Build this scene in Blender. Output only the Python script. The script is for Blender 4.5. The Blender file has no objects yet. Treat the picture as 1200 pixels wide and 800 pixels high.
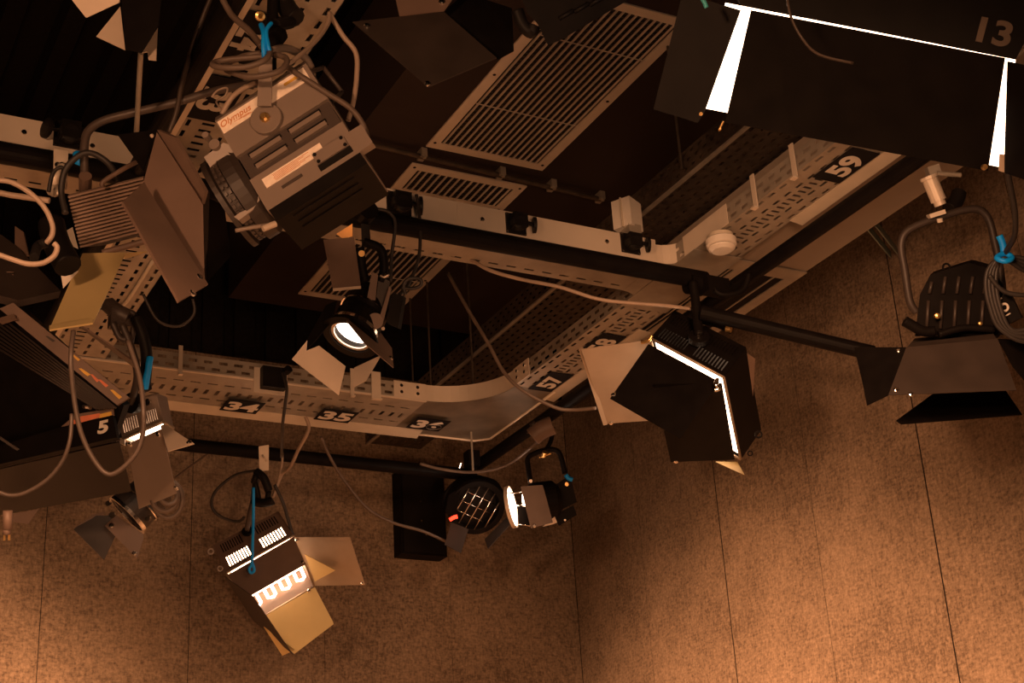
import bpy, math, random
import numpy as np
from mathutils import Vector, Matrix
random.seed(4)
SC = bpy.context.scene
COL = SC.collection

# ------------------------------------------------------------------ camera
FPX = 1781.35
YAW, PITCH, ROLL = 0.50204489, 0.40286917, -0.06272336
CAMZ = 1.6
_cy, _sy = math.cos(YAW), math.sin(YAW)
_cp, _sp = math.cos(PITCH), math.sin(PITCH)
FWD = np.array([_sy * _cp, _cy * _cp, _sp])
_r = np.array([_cy, -_sy, 0.0])
_u = np.cross(_r, FWD)
_c, _s = math.cos(ROLL), math.sin(ROLL)
RX = _c * _r + _s * _u
UP = -_s * _r + _c * _u
CAM = np.array([0.0, 0.0, CAMZ])


def ray(px, py):
    return FWD + RX * (px - 600) / FPX + UP * (400 - py) / FPX


def Q(px, py, d):                     # a point of the place at distance d
    return CAM + ray(px, py) * d


def QZ(px, py, z):                    # ... at height z
    r = ray(px, py)
    return CAM + r * (z - CAMZ) / r[2]


def QX(px, py, x):
    r = ray(px, py)
    return CAM + r * x / r[0]


def QY(px, py, y):
    r = ray(px, py)
    return CAM + r * y / r[1]


def on_plane(px, py, p0, n):
    r = ray(px, py)
    return CAM + r * (np.dot(p0 - CAM, n) / np.dot(r, n))


def vec(dx, dy, dz):                  # direction from right / down / away amounts
    return RX * dx - UP * dy + FWD * dz


def unit(v):
    v = np.asarray(v, float)
    return v / np.linalg.norm(v)


cam = bpy.data.cameras.new('camera')
cam.sensor_width = 36.0
cam.lens = FPX * 36.0 / 1200
cam.clip_start = 0.05
camo = bpy.data.objects.new('camera', cam)
COL.objects.link(camo)
m = Matrix.Identity(4)
for i in range(3):
    m[i][0] = RX[i]
    m[i][1] = UP[i]
    m[i][2] = -FWD[i]
    m[i][3] = CAM[i]
camo.matrix_world = m
SC.camera = camo


# ------------------------------------------------------------------ materials
def mat(name, col, rough=0.6, metal=0.0, var=0.12, scale=14.0, spec=0.4, bump=0.0, bscale=200.0, col2=None, stretch=None):
    M = bpy.data.materials.new(name)
    M.use_nodes = True
    nt = M.node_tree
    b = nt.nodes['Principled BSDF']
    b.inputs['Roughness'].default_value = rough
    b.inputs['Metallic'].default_value = metal
    b.inputs['Specular IOR Level'].default_value = spec
    tc = nt.nodes.new('ShaderNodeTexCoord')
    src = tc.outputs['Object']
    if stretch:
        mp = nt.nodes.new('ShaderNodeMapping')
        mp.inputs['Scale'].default_value = stretch
        nt.links.new(src, mp.inputs['Vector'])
        src = mp.outputs['Vector']
    n = nt.nodes.new('ShaderNodeTexNoise')
    n.inputs['Scale'].default_value = scale
    n.inputs['Detail'].default_value = 5
    nt.links.new(src, n.inputs['Vector'])
    r = nt.nodes.new('ShaderNodeValToRGB')
    r.color_ramp.elements[0].position = 0.3
    r.color_ramp.elements[1].position = 0.7
    c2 = col2 if col2 else tuple(min(1, c * (1 + var)) for c in col)
    c1 = tuple(c * (1 - var) for c in col)
    r.color_ramp.elements[0].color = (*c1, 1)
    r.color_ramp.elements[1].color = (*c2, 1)
    nt.links.new(n.outputs['Fac'], r.inputs['Fac'])
    nt.links.new(r.outputs['Color'], b.inputs['Base Color'])
    if bump:
        n2 = nt.nodes.new('ShaderNodeTexNoise')
        n2.inputs['Scale'].default_value = bscale
        nt.links.new(src, n2.inputs['Vector'])
        bp = nt.nodes.new('ShaderNodeBump')
        bp.inputs['Strength'].default_value = bump
        bp.inputs['Distance'].default_value = 0.004
        nt.links.new(n2.outputs['Fac'], bp.inputs['Height'])
        nt.links.new(bp.outputs['Normal'], b.inputs['Normal'])
    return M


def emat(name, col, strength):
    M = bpy.data.materials.new(name)
    M.use_nodes = True
    nt = M.node_tree
    b = nt.nodes['Principled BSDF']
    b.inputs['Base Color'].default_value = (*col, 1)
    b.inputs['Emission Color'].default_value = (*col, 1)
    b.inputs['Emission Strength'].default_value = strength
    b.inputs['Roughness'].default_value = 0.3
    return M


def fabric(name):
    M = bpy.data.materials.new(name)
    M.use_nodes = True
    nt = M.node_tree
    b = nt.nodes['Principled BSDF']
    b.inputs['Roughness'].default_value = 0.95
    b.inputs['Specular IOR Level'].default_value = 0.1
    tc = nt.nodes.new('ShaderNodeTexCoord')

    def noise(scale, st, detail=3):
        mp = nt.nodes.new('ShaderNodeMapping')
        mp.inputs['Scale'].default_value = st
        nt.links.new(tc.outputs['Object'], mp.inputs['Vector'])
        n = nt.nodes.new('ShaderNodeTexNoise')
        n.inputs['Scale'].default_value = scale
        n.inputs['Detail'].default_value = detail
        n.inputs['Roughness'].default_value = 0.65
        nt.links.new(mp.outputs['Vector'], n.inputs['Vector'])
        return n.outputs['Fac']

    def add(a, bb):
        q = nt.nodes.new('ShaderNodeMath')
        q.operation = 'ADD'
        nt.links.new(a, q.inputs[0])
        nt.links.new(bb, q.inputs[1])
        return q.outputs[0]
    s = add(noise(85, (1, 1, 0.3)), noise(85, (0.35, 0.35, 1)))
    s = add(s, noise(70, (1, 1, 1), 2))
    s = add(s, noise(1.6, (1, 1, 1), 4))
    q = nt.nodes.new('ShaderNodeMath')
    q.operation = 'MULTIPLY'
    q.inputs[1].default_value = 0.25
    nt.links.new(s, q.inputs[0])
    r = nt.nodes.new('ShaderNodeValToRGB')
    r.color_ramp.elements[0].position = 0.41
    r.color_ramp.elements[0].color = (0.11, 0.08, 0.056, 1)
    r.color_ramp.elements[1].position = 0.59
    r.color_ramp.elements[1].color = (0.32, 0.24, 0.168, 1)
    nt.links.new(q.outputs[0], r.inputs['Fac'])
    nt.links.new(r.outputs['Color'], b.inputs['Base Color'])
    bp = nt.nodes.new('ShaderNodeBump')
    bp.inputs['Strength'].default_value = 0.3
    bp.inputs['Distance'].default_value = 0.004
    nt.links.new(q.outputs[0], bp.inputs['Height'])
    nt.links.new(bp.outputs['Normal'], b.inputs['Normal'])
    return M


M_FAB = fabric('wall_fabric')
M_BLACK = mat('black_paint', (0.0065, 0.0052, 0.0047), 0.5, var=0.25, spec=0.07)
M_DECK = mat('ceiling_black', (0.010, 0.0082, 0.0075), 0.8, var=0.3, spec=0.08, scale=40)
M_DUCT = mat('duct_black', (0.030, 0.021, 0.018), 0.6, var=0.12, spec=0.1, scale=3)
M_GALV = mat('galvanised_steel', (0.33, 0.295, 0.245), 0.48, metal=0.35, var=0.16, scale=9)
M_GALVD = mat('dark_galvanised_steel', (0.07, 0.053, 0.04), 0.5, metal=0.35, var=0.35, scale=22)  # galvanised steel in a much darker, blotchier tone
M_ALU = mat('anodised_aluminium', (0.66, 0.58, 0.48), 0.42, metal=0.25, var=0.06, scale=6)
M_CREAM = mat('cream_plastic', (0.62, 0.57, 0.50), 0.5, var=0.05)
M_STRIP = mat('pale_label_strip', (0.50, 0.44, 0.35), 0.55, var=0.08, scale=8)
M_DRK = mat('dark_number_plate', (0.010, 0.009, 0.010), 0.6, var=0.1, spec=0.08)
M_NUM = mat('pale_numeral', (0.62, 0.57, 0.50), 0.5, var=0.06)
M_GREY = mat('grey_lamp_paint', (0.215, 0.172, 0.143), 0.42, var=0.07, scale=5)
M_GREYD = mat('dark_grey_lamp_paint', (0.060, 0.045, 0.038), 0.45, var=0.1, scale=6)
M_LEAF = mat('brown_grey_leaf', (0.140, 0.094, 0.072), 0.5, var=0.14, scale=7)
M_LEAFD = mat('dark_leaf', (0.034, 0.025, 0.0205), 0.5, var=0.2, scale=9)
M_PALE = mat('pale_leaf', (0.62, 0.52, 0.42), 0.4, metal=0.2, var=0.08, scale=6)
M_GOLD = mat('golden_leaf', (0.60, 0.47, 0.22), 0.42, metal=0.3, var=0.08, scale=5)
M_GOLDD = mat('dull_golden_leaf', (0.26, 0.18, 0.07), 0.5, var=0.1)
M_CABK = mat('dark_brown_cable', (0.050, 0.036, 0.028), 0.5, var=0.15)
M_SILVER = mat('bare_aluminium_leaf', (0.36, 0.29, 0.22), 0.36, metal=0.4, var=0.12, scale=6)
M_CHROME = mat('polished_steel', (0.75, 0.72, 0.68), 0.15, metal=1.0, var=0.03)
M_BRASS = mat('brass', (0.75, 0.5, 0.2), 0.3, metal=0.9, var=0.05)
M_CABB = mat('black_cable', (0.028, 0.024, 0.022), 0.5, var=0.2)
M_CABR = mat('brown_cable', (0.11, 0.08, 0.062), 0.5, var=0.15)
M_CABG = mat('beige_cable', (0.33, 0.25, 0.19), 0.5, var=0.1)
M_BLUE = mat('blue_cord', (0.0, 0.30, 1.0), 0.5, var=0.15)
M_RUB = mat('black_rubber', (0.0085, 0.0072, 0.0066), 0.5, var=0.2, spec=0.12)
M_TEAL = mat('green_strut', (0.20, 0.26, 0.24), 0.5, var=0.1)
M_LABEL = mat('printed_label', (0.92, 0.80, 0.68), 0.45, var=0.1, scale=60)
M_INK = mat('orange_ink', (0.62, 0.26, 0.09), 0.5, var=0.1)
M_INKD = mat('dark_ink', (0.10, 0.07, 0.05), 0.5, var=0.1)
M_RED = mat('red_stain', (0.55, 0.16, 0.08), 0.6, var=0.2)
M_YEL = mat('yellow_stain', (0.60, 0.36, 0.06), 0.6, var=0.2)
M_GEL = mat('orange_gel', (0.85, 0.38, 0.03), 0.35, var=0.2)
M_WHITE = mat('white_reflector', (0.80, 0.78, 0.74), 0.35, var=0.02)
M_FLOOR = mat('studio_floor', (0.42, 0.36, 0.30), 0.7, var=0.05, scale=2)
E_TUBE = emat('lit_tube', (1.0, 0.66, 0.42), 9.0)
E_DIM = emat('dim_tube', (1.0, 0.75, 0.5), 1.6)
E_LENS = emat('lit_lens', (1.0, 0.74, 0.56), 9.0)
E_BIG = emat('lit_panel', (1.0, 0.68, 0.46), 7.0)
E_LED = emat('red_led', (1.0, 0.05, 0.02), 2.5)


# ------------------------------------------------------------------ mesh builder
class MB:
    def __init__(self):
        self.v = []
        self.f = []
        self.sm = []

    def add(self, pts, faces, smooth=False):
        o = len(self.v)
        self.v += [tuple(float(c) for c in p) for p in pts]
        for f in faces:
            self.f.append(tuple(i + o for i in f))
            self.sm.append(smooth)

    def hexa(self, p):                # p[0:4] one face, p[4:8] the opposite one
        self.add(p, [(0, 1, 2, 3), (7, 6, 5, 4), (0, 4, 5, 1), (1, 5, 6, 2), (2, 6, 7, 3), (3, 7, 4, 0)])
        return self

    def box(self, c, sx, sy, sz, R=None):
        c = np.asarray(c, float)
        A = np.eye(3) if R is None else np.asarray(R, float)
        x, y, z = A[:, 0] * sx / 2, A[:, 1] * sy / 2, A[:, 2] * sz / 2
        return self.hexa([c - x - y - z, c + x - y - z, c + x + y - z, c - x + y - z,
                          c - x - y + z, c + x - y + z, c + x + y + z, c - x + y + z])

    def span(self, x0, x1, y0, y1, z0, z1):
        return self.box(((x0 + x1) / 2, (y0 + y1) / 2, (z0 + z1) / 2), abs(x1 - x0), abs(y1 - y0), abs(z1 - z0))

    def prism(self, poly, t):
        poly = [np.asarray(p, float) for p in poly]
        t = np.asarray(t, float)
        n = len(poly)
        f = [tuple(range(n)), tuple(range(2 * n - 1, n - 1, -1))]
        f += [(i, i + n, (i + 1) % n + n, (i + 1) % n) for i in range(n)]
        self.add(poly + [p + t for p in poly], f)
        return self

    def sheet(self, poly, th=0.003):
        poly = [np.asarray(p, float) for p in poly]
        n = np.zeros(3)
        for i in range(len(poly)):
            n += np.cross(poly[i] - poly[0], poly[(i + 1) % len(poly)] - poly[0])
        n = unit(n)
        return self.prism([p - n * th / 2 for p in poly], n * th)

    def tube(self, pts, r, seg=8, smooth_path=True, sub=6, closed=False):
        P = [np.asarray(p, float) for p in pts]
        if smooth_path and len(P) > 2:
            o = []
            n = len(P)
            for i in range(n if closed else n - 1):
                if closed:
                    p0, p1, p2, p3 = P[(i - 1) % n], P[i], P[(i + 1) % n], P[(i + 2) % n]
                else:
                    p0, p1, p2, p3 = P[max(i - 1, 0)], P[i], P[i + 1], P[min(i + 2, n - 1)]
                for k in range(sub):
                    t = k / sub
                    o.append(0.5 * ((2 * p1) + (p2 - p0) * t + (2 * p0 - 5 * p1 + 4 * p2 - p3) * t * t + (3 * p1 - p0 - 3 * p2 + p3) * t ** 3))
            if not closed:
                o.append(P[-1])
            P = o
        n = len(P)
        T = []
        for i in range(n):
            if closed:
                T.append(unit(P[(i + 1) % n] - P[i - 1]))
            else:
                T.append(unit(P[min(i + 1, n - 1)] - P[max(i - 1, 0)]))
        a = np.array([0, 0, 1.0]) if abs(T[0][2]) < 0.9 else np.array([1.0, 0, 0])
        N = unit(np.cross(T[0], a))
        pts2, faces = [], []
        for i in range(n):
            N = unit(N - T[i] * np.dot(N, T[i]))
            B = np.cross(T[i], N)
            for k in range(seg):
                an = 2 * math.pi * k / seg
                pts2.append(P[i] + r * (math.cos(an) * N + math.sin(an) * B))
        for i in range(n if closed else n - 1):
            j = (i + 1) % n
            for k in range(seg):
                l = (k + 1) % seg
                faces.append((i * seg + k, i * seg + l, j * seg + l, j * seg + k))
        self.add(pts2, faces, True)
        if not closed:
            o = len(self.v) - len(pts2)
            self.f += [tuple(o + k for k in range(seg - 1, -1, -1)), tuple(o + (n - 1) * seg + k for k in range(seg))]
            self.sm += [False, False]
        return self

    def cyl(self, p0, p1, r, seg=20, r2=None):
        return self.lathe(p0, unit(np.asarray(p1, float) - np.asarray(p0, float)),
                          [(0, r), (np.linalg.norm(np.asarray(p1, float) - np.asarray(p0, float)), r if r2 is None else r2)], seg)

    def lathe(self, o, ax, prof, seg=28, caps=True):   # prof: (distance along axis, radius)
        o = np.asarray(o, float)
        ax = unit(ax)
        a = np.array([0, 0, 1.0]) if abs(ax[2]) < 0.9 else np.array([1.0, 0, 0])
        N = unit(np.cross(ax, a))
        B = np.cross(ax, N)
        pts, faces = [], []
        for h, r in prof:
            for k in range(seg):
                an = 2 * math.pi * k / seg
                pts.append(o + ax * h + r * (math.cos(an) * N + math.sin(an) * B))
        for i in range(len(prof) - 1):
            for k in range(seg):
                l = (k + 1) % seg
                faces.append((i * seg + k, i * seg + l, (i + 1) * seg + l, (i + 1) * seg + k))
        b = len(self.v)
        self.add(pts, faces, False)
        if caps:
            if prof[0][1] > 1e-6:
                self.f.append(tuple(b + k for k in range(seg - 1, -1, -1)))
                self.sm.append(False)
            if prof[-1][1] > 1e-6:
                self.f.append(tuple(b + (len(prof) - 1) * seg + k for k in range(seg)))
                self.sm.append(False)
        return self

    def ring(self, c, ax, ro, ri, th, seg=28):
        return self.lathe(np.asarray(c, float) - unit(ax) * th / 2, ax, [(0, ri), (0, ro), (th, ro), (th, ri), (0, ri)], seg, caps=False)

    def perf(self, o, U, V, L, W, rows, th=0.002):
        """plate with real slots; rows = [(v0, v1, [(u0, u1), ...]), ...] sorted by v"""
        o = np.asarray(o, float)
        U = np.asarray(U, float)
        V = np.asarray(V, float)
        N = unit(np.cross(U, V)) * th

        def rect(u0, u1, v0, v1):
            if u1 - u0 < 1e-5 or v1 - v0 < 1e-5:
                return
            p = [o + U * u0 + V * v0, o + U * u1 + V * v0, o + U * u1 + V * v1, o + U * u0 + V * v1]
            self.hexa(p + [q + N for q in p])
        v = 0.0
        for v0, v1, sl in rows:
            rect(0, L, v, v0)
            u = 0.0
            for a, b in sl:
                if a < u or b > L:
                    continue
                rect(u, a, v0, v1)
                u = b
            rect(u, L, v0, v1)
            v = v1
        rect(0, L, v, W)
        return self

    def build(self, name, material, parent=None, smooth=None):
        off = np.zeros(3)
        if parent is not None:
            q = parent
            while q is not None:
                off = off + np.array(q.location)
                q = q.parent
        me = bpy.data.meshes.new(name)
        me.from_pydata([tuple(np.array(p) - off) for p in self.v], [], self.f)
        for p, s in zip(me.polygons, self.sm):
            p.use_smooth = s
        me.materials.append(material)
        me.update()
        o = bpy.data.objects.new(name, me)
        COL.objects.link(o)
        if parent is not None:
            o.parent = parent
        return o


def thing(name, loc, label, cat, group=None):
    o = bpy.data.objects.new(name, None)
    o.empty_display_size = 0.05
    o.location = tuple(float(c) for c in loc)
    COL.objects.link(o)
    o['label'] = label
    o['category'] = cat
    if group:
        o['group'] = group
    return o


def tag(o, label, cat, group=None):
    o['label'] = label
    o['category'] = cat
    if group:
        o['group'] = group
    return o


def struct(mb, name, material, parent=None):
    o = mb.build(name, material, parent)
    if parent is None:
        o['kind'] = 'structure'
    return o


def text_mesh(s, name, material, origin, right, up, height, parent, thick=0.0015, bold=0.0, shear=0.0, width=None):
    cu = bpy.data.curves.new(name, 'FONT')
    cu.body = s
    cu.align_x = 'CENTER'
    cu.align_y = 'CENTER'
    cu.size = 1.0
    cu.extrude = 0.01
    cu.offset = bold
    cu.shear = shear
    to = bpy.data.objects.new(name + '_src', cu)
    COL.objects.link(to)
    dg = bpy.context.evaluated_depsgraph_get()
    me = bpy.data.meshes.new_from_object(to.evaluated_get(dg))
    co = np.array([v.co[:] for v in me.vertices])
    faces = [tuple(p.vertices) for p in me.polygons]
    bpy.data.objects.remove(to)
    bpy.data.meshes.remove(me)
    mn, mx = co.min(0), co.max(0)
    c = (mn + mx) / 2
    k = height / (mx[1] - mn[1])
    kx = k if width is None else width / (mx[0] - mn[0])
    R, Uv = unit(right), unit(up)
    N = np.cross(R, Uv)
    pts = [np.asarray(origin, float) + R * (p[0] - c[0]) * kx + Uv * (p[1] - c[1]) * k + N * (p[2] / 0.01 * 0.5 + 0.5) * thick for p in co]
    mb = MB()
    mb.add(pts, faces)
    return mb.build(name, material, parent)


def slots(a, b, pitch, ln):
    out = []
    u = a
    while u + ln < b:
        out.append((u, u + ln))
        u += pitch
    return out


# ------------------------------------------------------------------ the room
XW, YW, ZC = 4.90, 8.28, 6.5
ZT = 4.40                              # underside of the cable trays
ZB = 5.24                              # top of the fabric on the back wall


def panel_wall(name, seams, lo, hi, z0, z1, axis, pos, faint=()):
    mb = MB()
    edges = [lo] + sorted(seams) + [hi]
    g = 0.002 if axis == 'y' else 0.0042
    gap = lambda e: g * (0.4 if e in faint else 1.0)
    for a, b in zip(edges[:-1], edges[1:]):
        if axis == 'y':
            mb.span(a + gap(a), b - gap(b), pos, pos + 0.02, z0, z1)
        else:
            mb.span(pos, pos + 0.02, a + gap(a), b - gap(b), z0, z1)
    w = struct(mb, name, M_FAB)
    mb = MB()                          # dark backing added so the panel seams stay dark
    if axis == 'y':
        mb.span(lo, hi, pos + 0.02, pos + 0.1, z0, z1)
    else:
        mb.span(pos + 0.02, pos + 0.1, lo, hi, z0, z1)
    for e in seams:  # dark fillers standing in for the shade inside each seam
        if axis == 'y':
            mb.span(e - gap(e), e + gap(e), pos + 0.001, pos + 0.021, z0, z1)
        else:
            mb.span(pos + 0.001, pos + 0.021, e - gap(e), e + gap(e), z0, z1)
    mb.build('seam_backing', M_DECK, w)
    return w


panel_wall('wall_back', [-2.44, -1.63, -0.82, -0.06, 0.75, 1.562, 2.374, 3.18, 4.0], -4.0, XW, 0.0, ZB, 'y', YW, (3.18, 4.0))
panel_wall('wall_right', [7.47, 6.665, 5.86, 5.04, 4.23, 3.42, 2.6, 1.8, 1.0, 0.2], -4.0, YW, 0.0, ZC, 'x', XW, (7.47, 5.86, 4.23, 2.6))
mb = MB()                              # ribbed black lining above the fabric of the back wall
x = -4.0
while x < XW - 0.1:
    mb.span(x, x + 0.13, YW - 0.035, YW + 0.1, ZB, ZC)
    mb.span(x + 0.13, x + 0.2, YW, YW + 0.1, ZB, ZC)
    x += 0.2
struct(mb, 'trim_1', M_DECK)
mb = MB()                              # ribbed black ceiling deck, ribs along y
mb.span(-4.0, XW, -4.0, YW, ZC, ZC + 0.1)
x = -3.9
while x < XW - 0.2:
    mb.prism([(x, -4, ZC), (x + 0.16, -4, ZC), (x + 0.13, -4, ZC - 0.07), (x + 0.03, -4, ZC - 0.07)], (0, YW - 0.04 + 4, 0))
    x += 0.3
struct(mb, 'ceiling', M_DECK)
struct(MB().span(-4.1, XW + 0.1, -4.1, YW + 0.1, -0.1, 0.0), 'floor', M_FLOOR)
struct(MB().span(-4.1, -4.0, -4.1, YW + 0.1, 0.0, ZC), 'wall_left', M_DECK)
struct(MB().span(-4.0, XW + 0.1, -4.1, -4.0, 0.0, ZC), 'wall_front', M_DECK)

# ------------------------------------------------------------------ ducts with grilles
ZD = 5.40
duct = MB()
duct.span(2.42, 4.0, 0.5, 7.80, ZD, 6.0)
dt = thing('air_duct', (3.2, 4.5, ZD), 'wide black air duct under the ceiling carrying the three slatted grilles', 'duct')
duct.build('duct_body', M_DUCT, dt)
mb = MB()
for yy in (2.0, 4.4, 6.6):
    mb.span(2.40, 4.02, yy, yy + 0.04, ZD - 0.012, 6.02)
# flange ribs stay on the sides of the duct
mb2 = MB()
for yy in (2.0, 4.4, 6.6):
    mb2.span(2.385, 2.42, yy, yy + 0.04, ZD, 6.02)
    mb2.span(4.0, 4.035, yy, yy + 0.04, ZD, 6.02)
mb2.build('duct_flange', M_DUCT, dt)
for i, (xx, yy) in enumerate([(2.6, 1.5), (3.85, 1.5), (2.6, 7.5), (3.85, 7.5)]):
    MB().cyl((xx, yy, 6.0), (xx, yy, ZC), 0.006, 8).build('hanger_rod', M_GALVD, dt)


def grille(label, x0, x1, y0, y1, nbar, bars_along, cross, fw=0.052):
    z = ZD
    g = thing('air_grille', ((x0 + x1) / 2, (y0 + y1) / 2, z), label, 'air vent', 'ceiling air grilles')
    f = MB()
    for a in ((x0, x1, y0, y0 + fw), (x0, x1, y1 - fw, y1), (x0, x0 + fw, y0 + fw, y1 - fw), (x1 - fw, x1, y0 + fw, y1 - fw)):
        f.span(a[0], a[1], a[2], a[3], z - 0.008, z)
    f.build('frame', M_ALU, g)
    s = MB()
    for k in range(nbar):
        t = (k + 0.5) / nbar
        xx = x0 + fw + (x1 - x0 - 2 * fw) * t
        R = np.eye(3)
        an = 0.25
        R[:, 0] = (math.cos(an), 0, math.sin(an))
        R[:, 2] = (-math.sin(an), 0, math.cos(an))
        s.box((xx, (y0 + y1) / 2, z - 0.006), 0.0045, y1 - y0 - 2 * fw, 0.010, R)
    s.build('slat', M_ALU, g)
    c = MB()
    n = max(2, int((y1 - y0 - 2 * fw) / 0.028))
    for k in range(n):
        yy = y0 + fw + (y1 - y0 - 2 * fw) * (k + 0.5) / n
        c.span(x0 + fw, x1 - fw, yy - 0.002, yy + 0.002, z - 0.0035, z - 0.0021)
    c.build('rear_vane', M_GALVD, g)
    for yy in cross:
        MB().cyl((x0 + fw, yy, z - 0.013), (x1 - fw, yy, z - 0.013), 0.0025, 6).build('tie_bar', M_ALU, g)
    for xx in (x0 + 0.026, x1 - 0.026):
        for yy in ((y0 + 0.03, y1 - 0.03) if y1 - y0 < 0.5 else (y0 + 0.05, (y0 + y1) / 2, y1 - 0.05)):
            MB().cyl((xx, yy, z - 0.0095), (xx, yy, z - 0.007), 0.008, 10).build('screw', M_BLACK, g)
    MB().span(x0 + 0.04, x1 - 0.04, y0 + 0.04, y1 - 0.04, z - 0.002, z - 0.001).build('dark_backing', M_RUB, g)


grille('longest slatted air grille, at the top of the picture beside the glowing lamp', 2.775, 3.42, 4.42, 5.80, 17, True, (4.75, 5.35))
grille('short slatted air grille above the socket rail, between the conduit and the rail', 2.78, 3.425, 5.975, 6.28, 15, True, ())
grille('slatted air grille below the socket rail, partly hidden behind the glowing round lamp', 2.775, 3.42, 6.75, 7.60, 15, True, (7.2,))

# conduit with saddles under the duct
p0, p1 = QZ(405, 162, ZD - 0.035), QZ(706, 234, ZD - 0.035)
t = thing('conduit', (p0 + p1) / 2, 'thin steel conduit fixed by saddles across the black duct', 'conduit')
MB().cyl(p0, p1, 0.013, 12).build('pipe', M_GALVD, t)
for px in (489, 580, 642, 703):
    c = p0 + (p1 - p0) * ((px - 405) / 301.0)
    s = MB()
    s.box((c[0], c[1], c[2] + 0.013), 0.03, 0.06, 0.046)
    s.cyl((c[0], c[1] - 0.025, c[2] - 0.022), (c[0], c[1] - 0.025, c[2] - 0.005), 0.009, 8)
    s.build('saddle', M_GALV, t)

# ------------------------------------------------------------------ cable trays
DGL = (0.0, 0.06)


def tray_plate_rows(L, W, off=0.0):
    """three kinds of slot rows over the width W"""
    r = []
    r.append((0.055, 0.065, slots(0.02 + off, L - 0.02, 0.075, 0.035)))
    r.append((W * 0.46, W * 0.46 + 0.035, slots(0.03 + off, L - 0.02, 0.036, 0.009)))
    r.append((W * 0.46 + 0.07, W * 0.46 + 0.08, slots(0.04 + off, L - 0.02, 0.075, 0.035)))
    r.append((W - 0.06, W - 0.05, slots(0.02 + off, L - 0.02, 0.075, 0.035)))
    return r


def side_rows(L):
    return [(0.015, 0.030, slots(0.02, L - 0.02, 0.075, 0.042)), (0.050, 0.065, slots(0.057, L - 0.02, 0.075, 0.042))]


def number_plate(parent, s, c, right, up, w=0.20, h=0.135, hgt=0.095, shear=0.0):
    right, up = unit(right), unit(up)
    n = np.cross(right, up)
    pl = MB()
    R = np.stack([right, up, n], 1)
    pl.box(np.asarray(c) + n * 0.001, w, h, 0.003, R)
    o = pl.build('number_plate', M_DRK, parent)
    text_mesh(s, 'numeral', M_NUM, np.asarray(c) + n * 0.003, right, up, hgt, o, bold=0.035, width=hgt * 1.45)
    return o


# --- back tray (34, 35, 36) along x
Y0, Y1 = 6.60, 7.06
XA, XB = 0.6, 3.10
bt = thing('cable_tray', (1.9, 6.8, ZT), 'slotted steel cable tray along the back wall, numbered 34, 35 and 36', 'cable tray', 'slotted cable trays')
MB().perf((XA, Y1, ZT), (1, 0, 0), (0, -1, 0), XB - XA, Y1 - Y0, [(0.05, 0.064, slots(0.02, 2.5, 0.085, 0.05)), (0.13, 0.144, slots(0.05, 2.5, 0.085, 0.05)), (0.20, 0.26, slots(0.03, 2.5, 0.055, 0.018)), (0.33, 0.344, slots(0.03, 2.5, 0.085, 0.05))], 0.002).build('base_plate', M_GALV, bt)
MB().perf((XA, Y0, ZT), (1, 0, 0), (0, 0, 1), XB - XA, 0.085, side_rows(XB - XA), 0.002).build('side_wall', M_GALV, bt)
MB().perf((XA, Y1, ZT), (1, 0, 0), (0, 0, 1), XB - XA, 0.085, side_rows(XB - XA), 0.002).build('side_wall', M_GALV, bt)
MB().span(XA, XB, Y0 - 0.008, Y0 + 0.004, ZT - 0.006, ZT + 0.002).build('edge_bead', M_ALU, bt)
MB().hexa([(XA, Y1 - 0.06, ZT - 0.004), (XB + 0.16, Y1 - 0.06, ZT - 0.004), (XB + 0.16, Y1 + 0.02, ZT - 0.022), (XA, Y1 + 0.02, ZT - 0.022),
           (XA, Y1 - 0.06, ZT + 0.0), (XB + 0.16, Y1 - 0.06, ZT + 0.0), (XB + 0.16, Y1 + 0.021, ZT - 0.018), (XA, Y1 + 0.021, ZT - 0.018)]).build('label_strip', M_STRIP, bt)
for s, px, py in (('34', 284, 476), ('35', 394, 487), ('36', 502, 497)):
    number_plate(bt, s, QZ(px, py, ZT - 0.021), (1, 0, 0), (0, -1, 0), w=0.19, h=0.16, hgt=0.115)
for px in (211, 413, 441):
    c = QY(px, 440 + (px - 211) * 0.09, Y0 - 0.012)
    b = MB()
    wd = 0.02 if px != 441 else 0.05
    b.span(c[0] - wd / 2, c[0] + wd / 2, Y0 - 0.014, Y0 - 0.008, ZT - 0.03, ZT + 0.12)
    b.span(c[0] - wd / 2, c[0] + wd / 2, Y0 - 0.03, Y0 - 0.008, ZT - 0.034, ZT - 0.028)
    b.build('hook_bracket', M_ALU, bt)

# --- bend
R0 = 0.34
cx, cy = XB, Y0 - R0
bend = thing('cable_tray_bend', (3.4, 6.7, ZT), 'plain curved steel corner piece joining the two numbered cable trays', 'cable tray')
mb = MB()
arc = [(cx + R0 * math.sin(a), cy + R0 * math.cos(a)) for a in np.linspace(0, math.pi / 2, 13)]
X0R = cx + R0                           # inner side of the right tray
X1R = X0R + 0.228
outer = [(X1R, cy), (X1R, Y1 - 0.06), (X1R - 0.07, Y1), (XB, Y1)]
mb.prism([(p[0], p[1], ZT) for p in arc] + [(p[0], p[1], ZT) for p in outer], (0, 0, 0.002))
mb.build('base_plate', mat('dull_galvanised_steel', (0.17, 0.145, 0.115), 0.5, metal=0.35, var=0.3, scale=6), bend)
mb = MB()
for a, b in zip(arc[:-1], arc[1:]):
    mb.hexa([(a[0], a[1], ZT), (b[0], b[1], ZT), (b[0], b[1], ZT + 0.09), (a[0], a[1], ZT + 0.09),
             (a[0], a[1] + 0.002, ZT), (b[0] + 0.002, b[1], ZT), (b[0] + 0.002, b[1], ZT + 0.09), (a[0], a[1] + 0.002, ZT + 0.09)])
mb.span(XB - 0.18, XB, Y0 - 0.006, Y0 - 0.002, ZT, ZT + 0.09)
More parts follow.
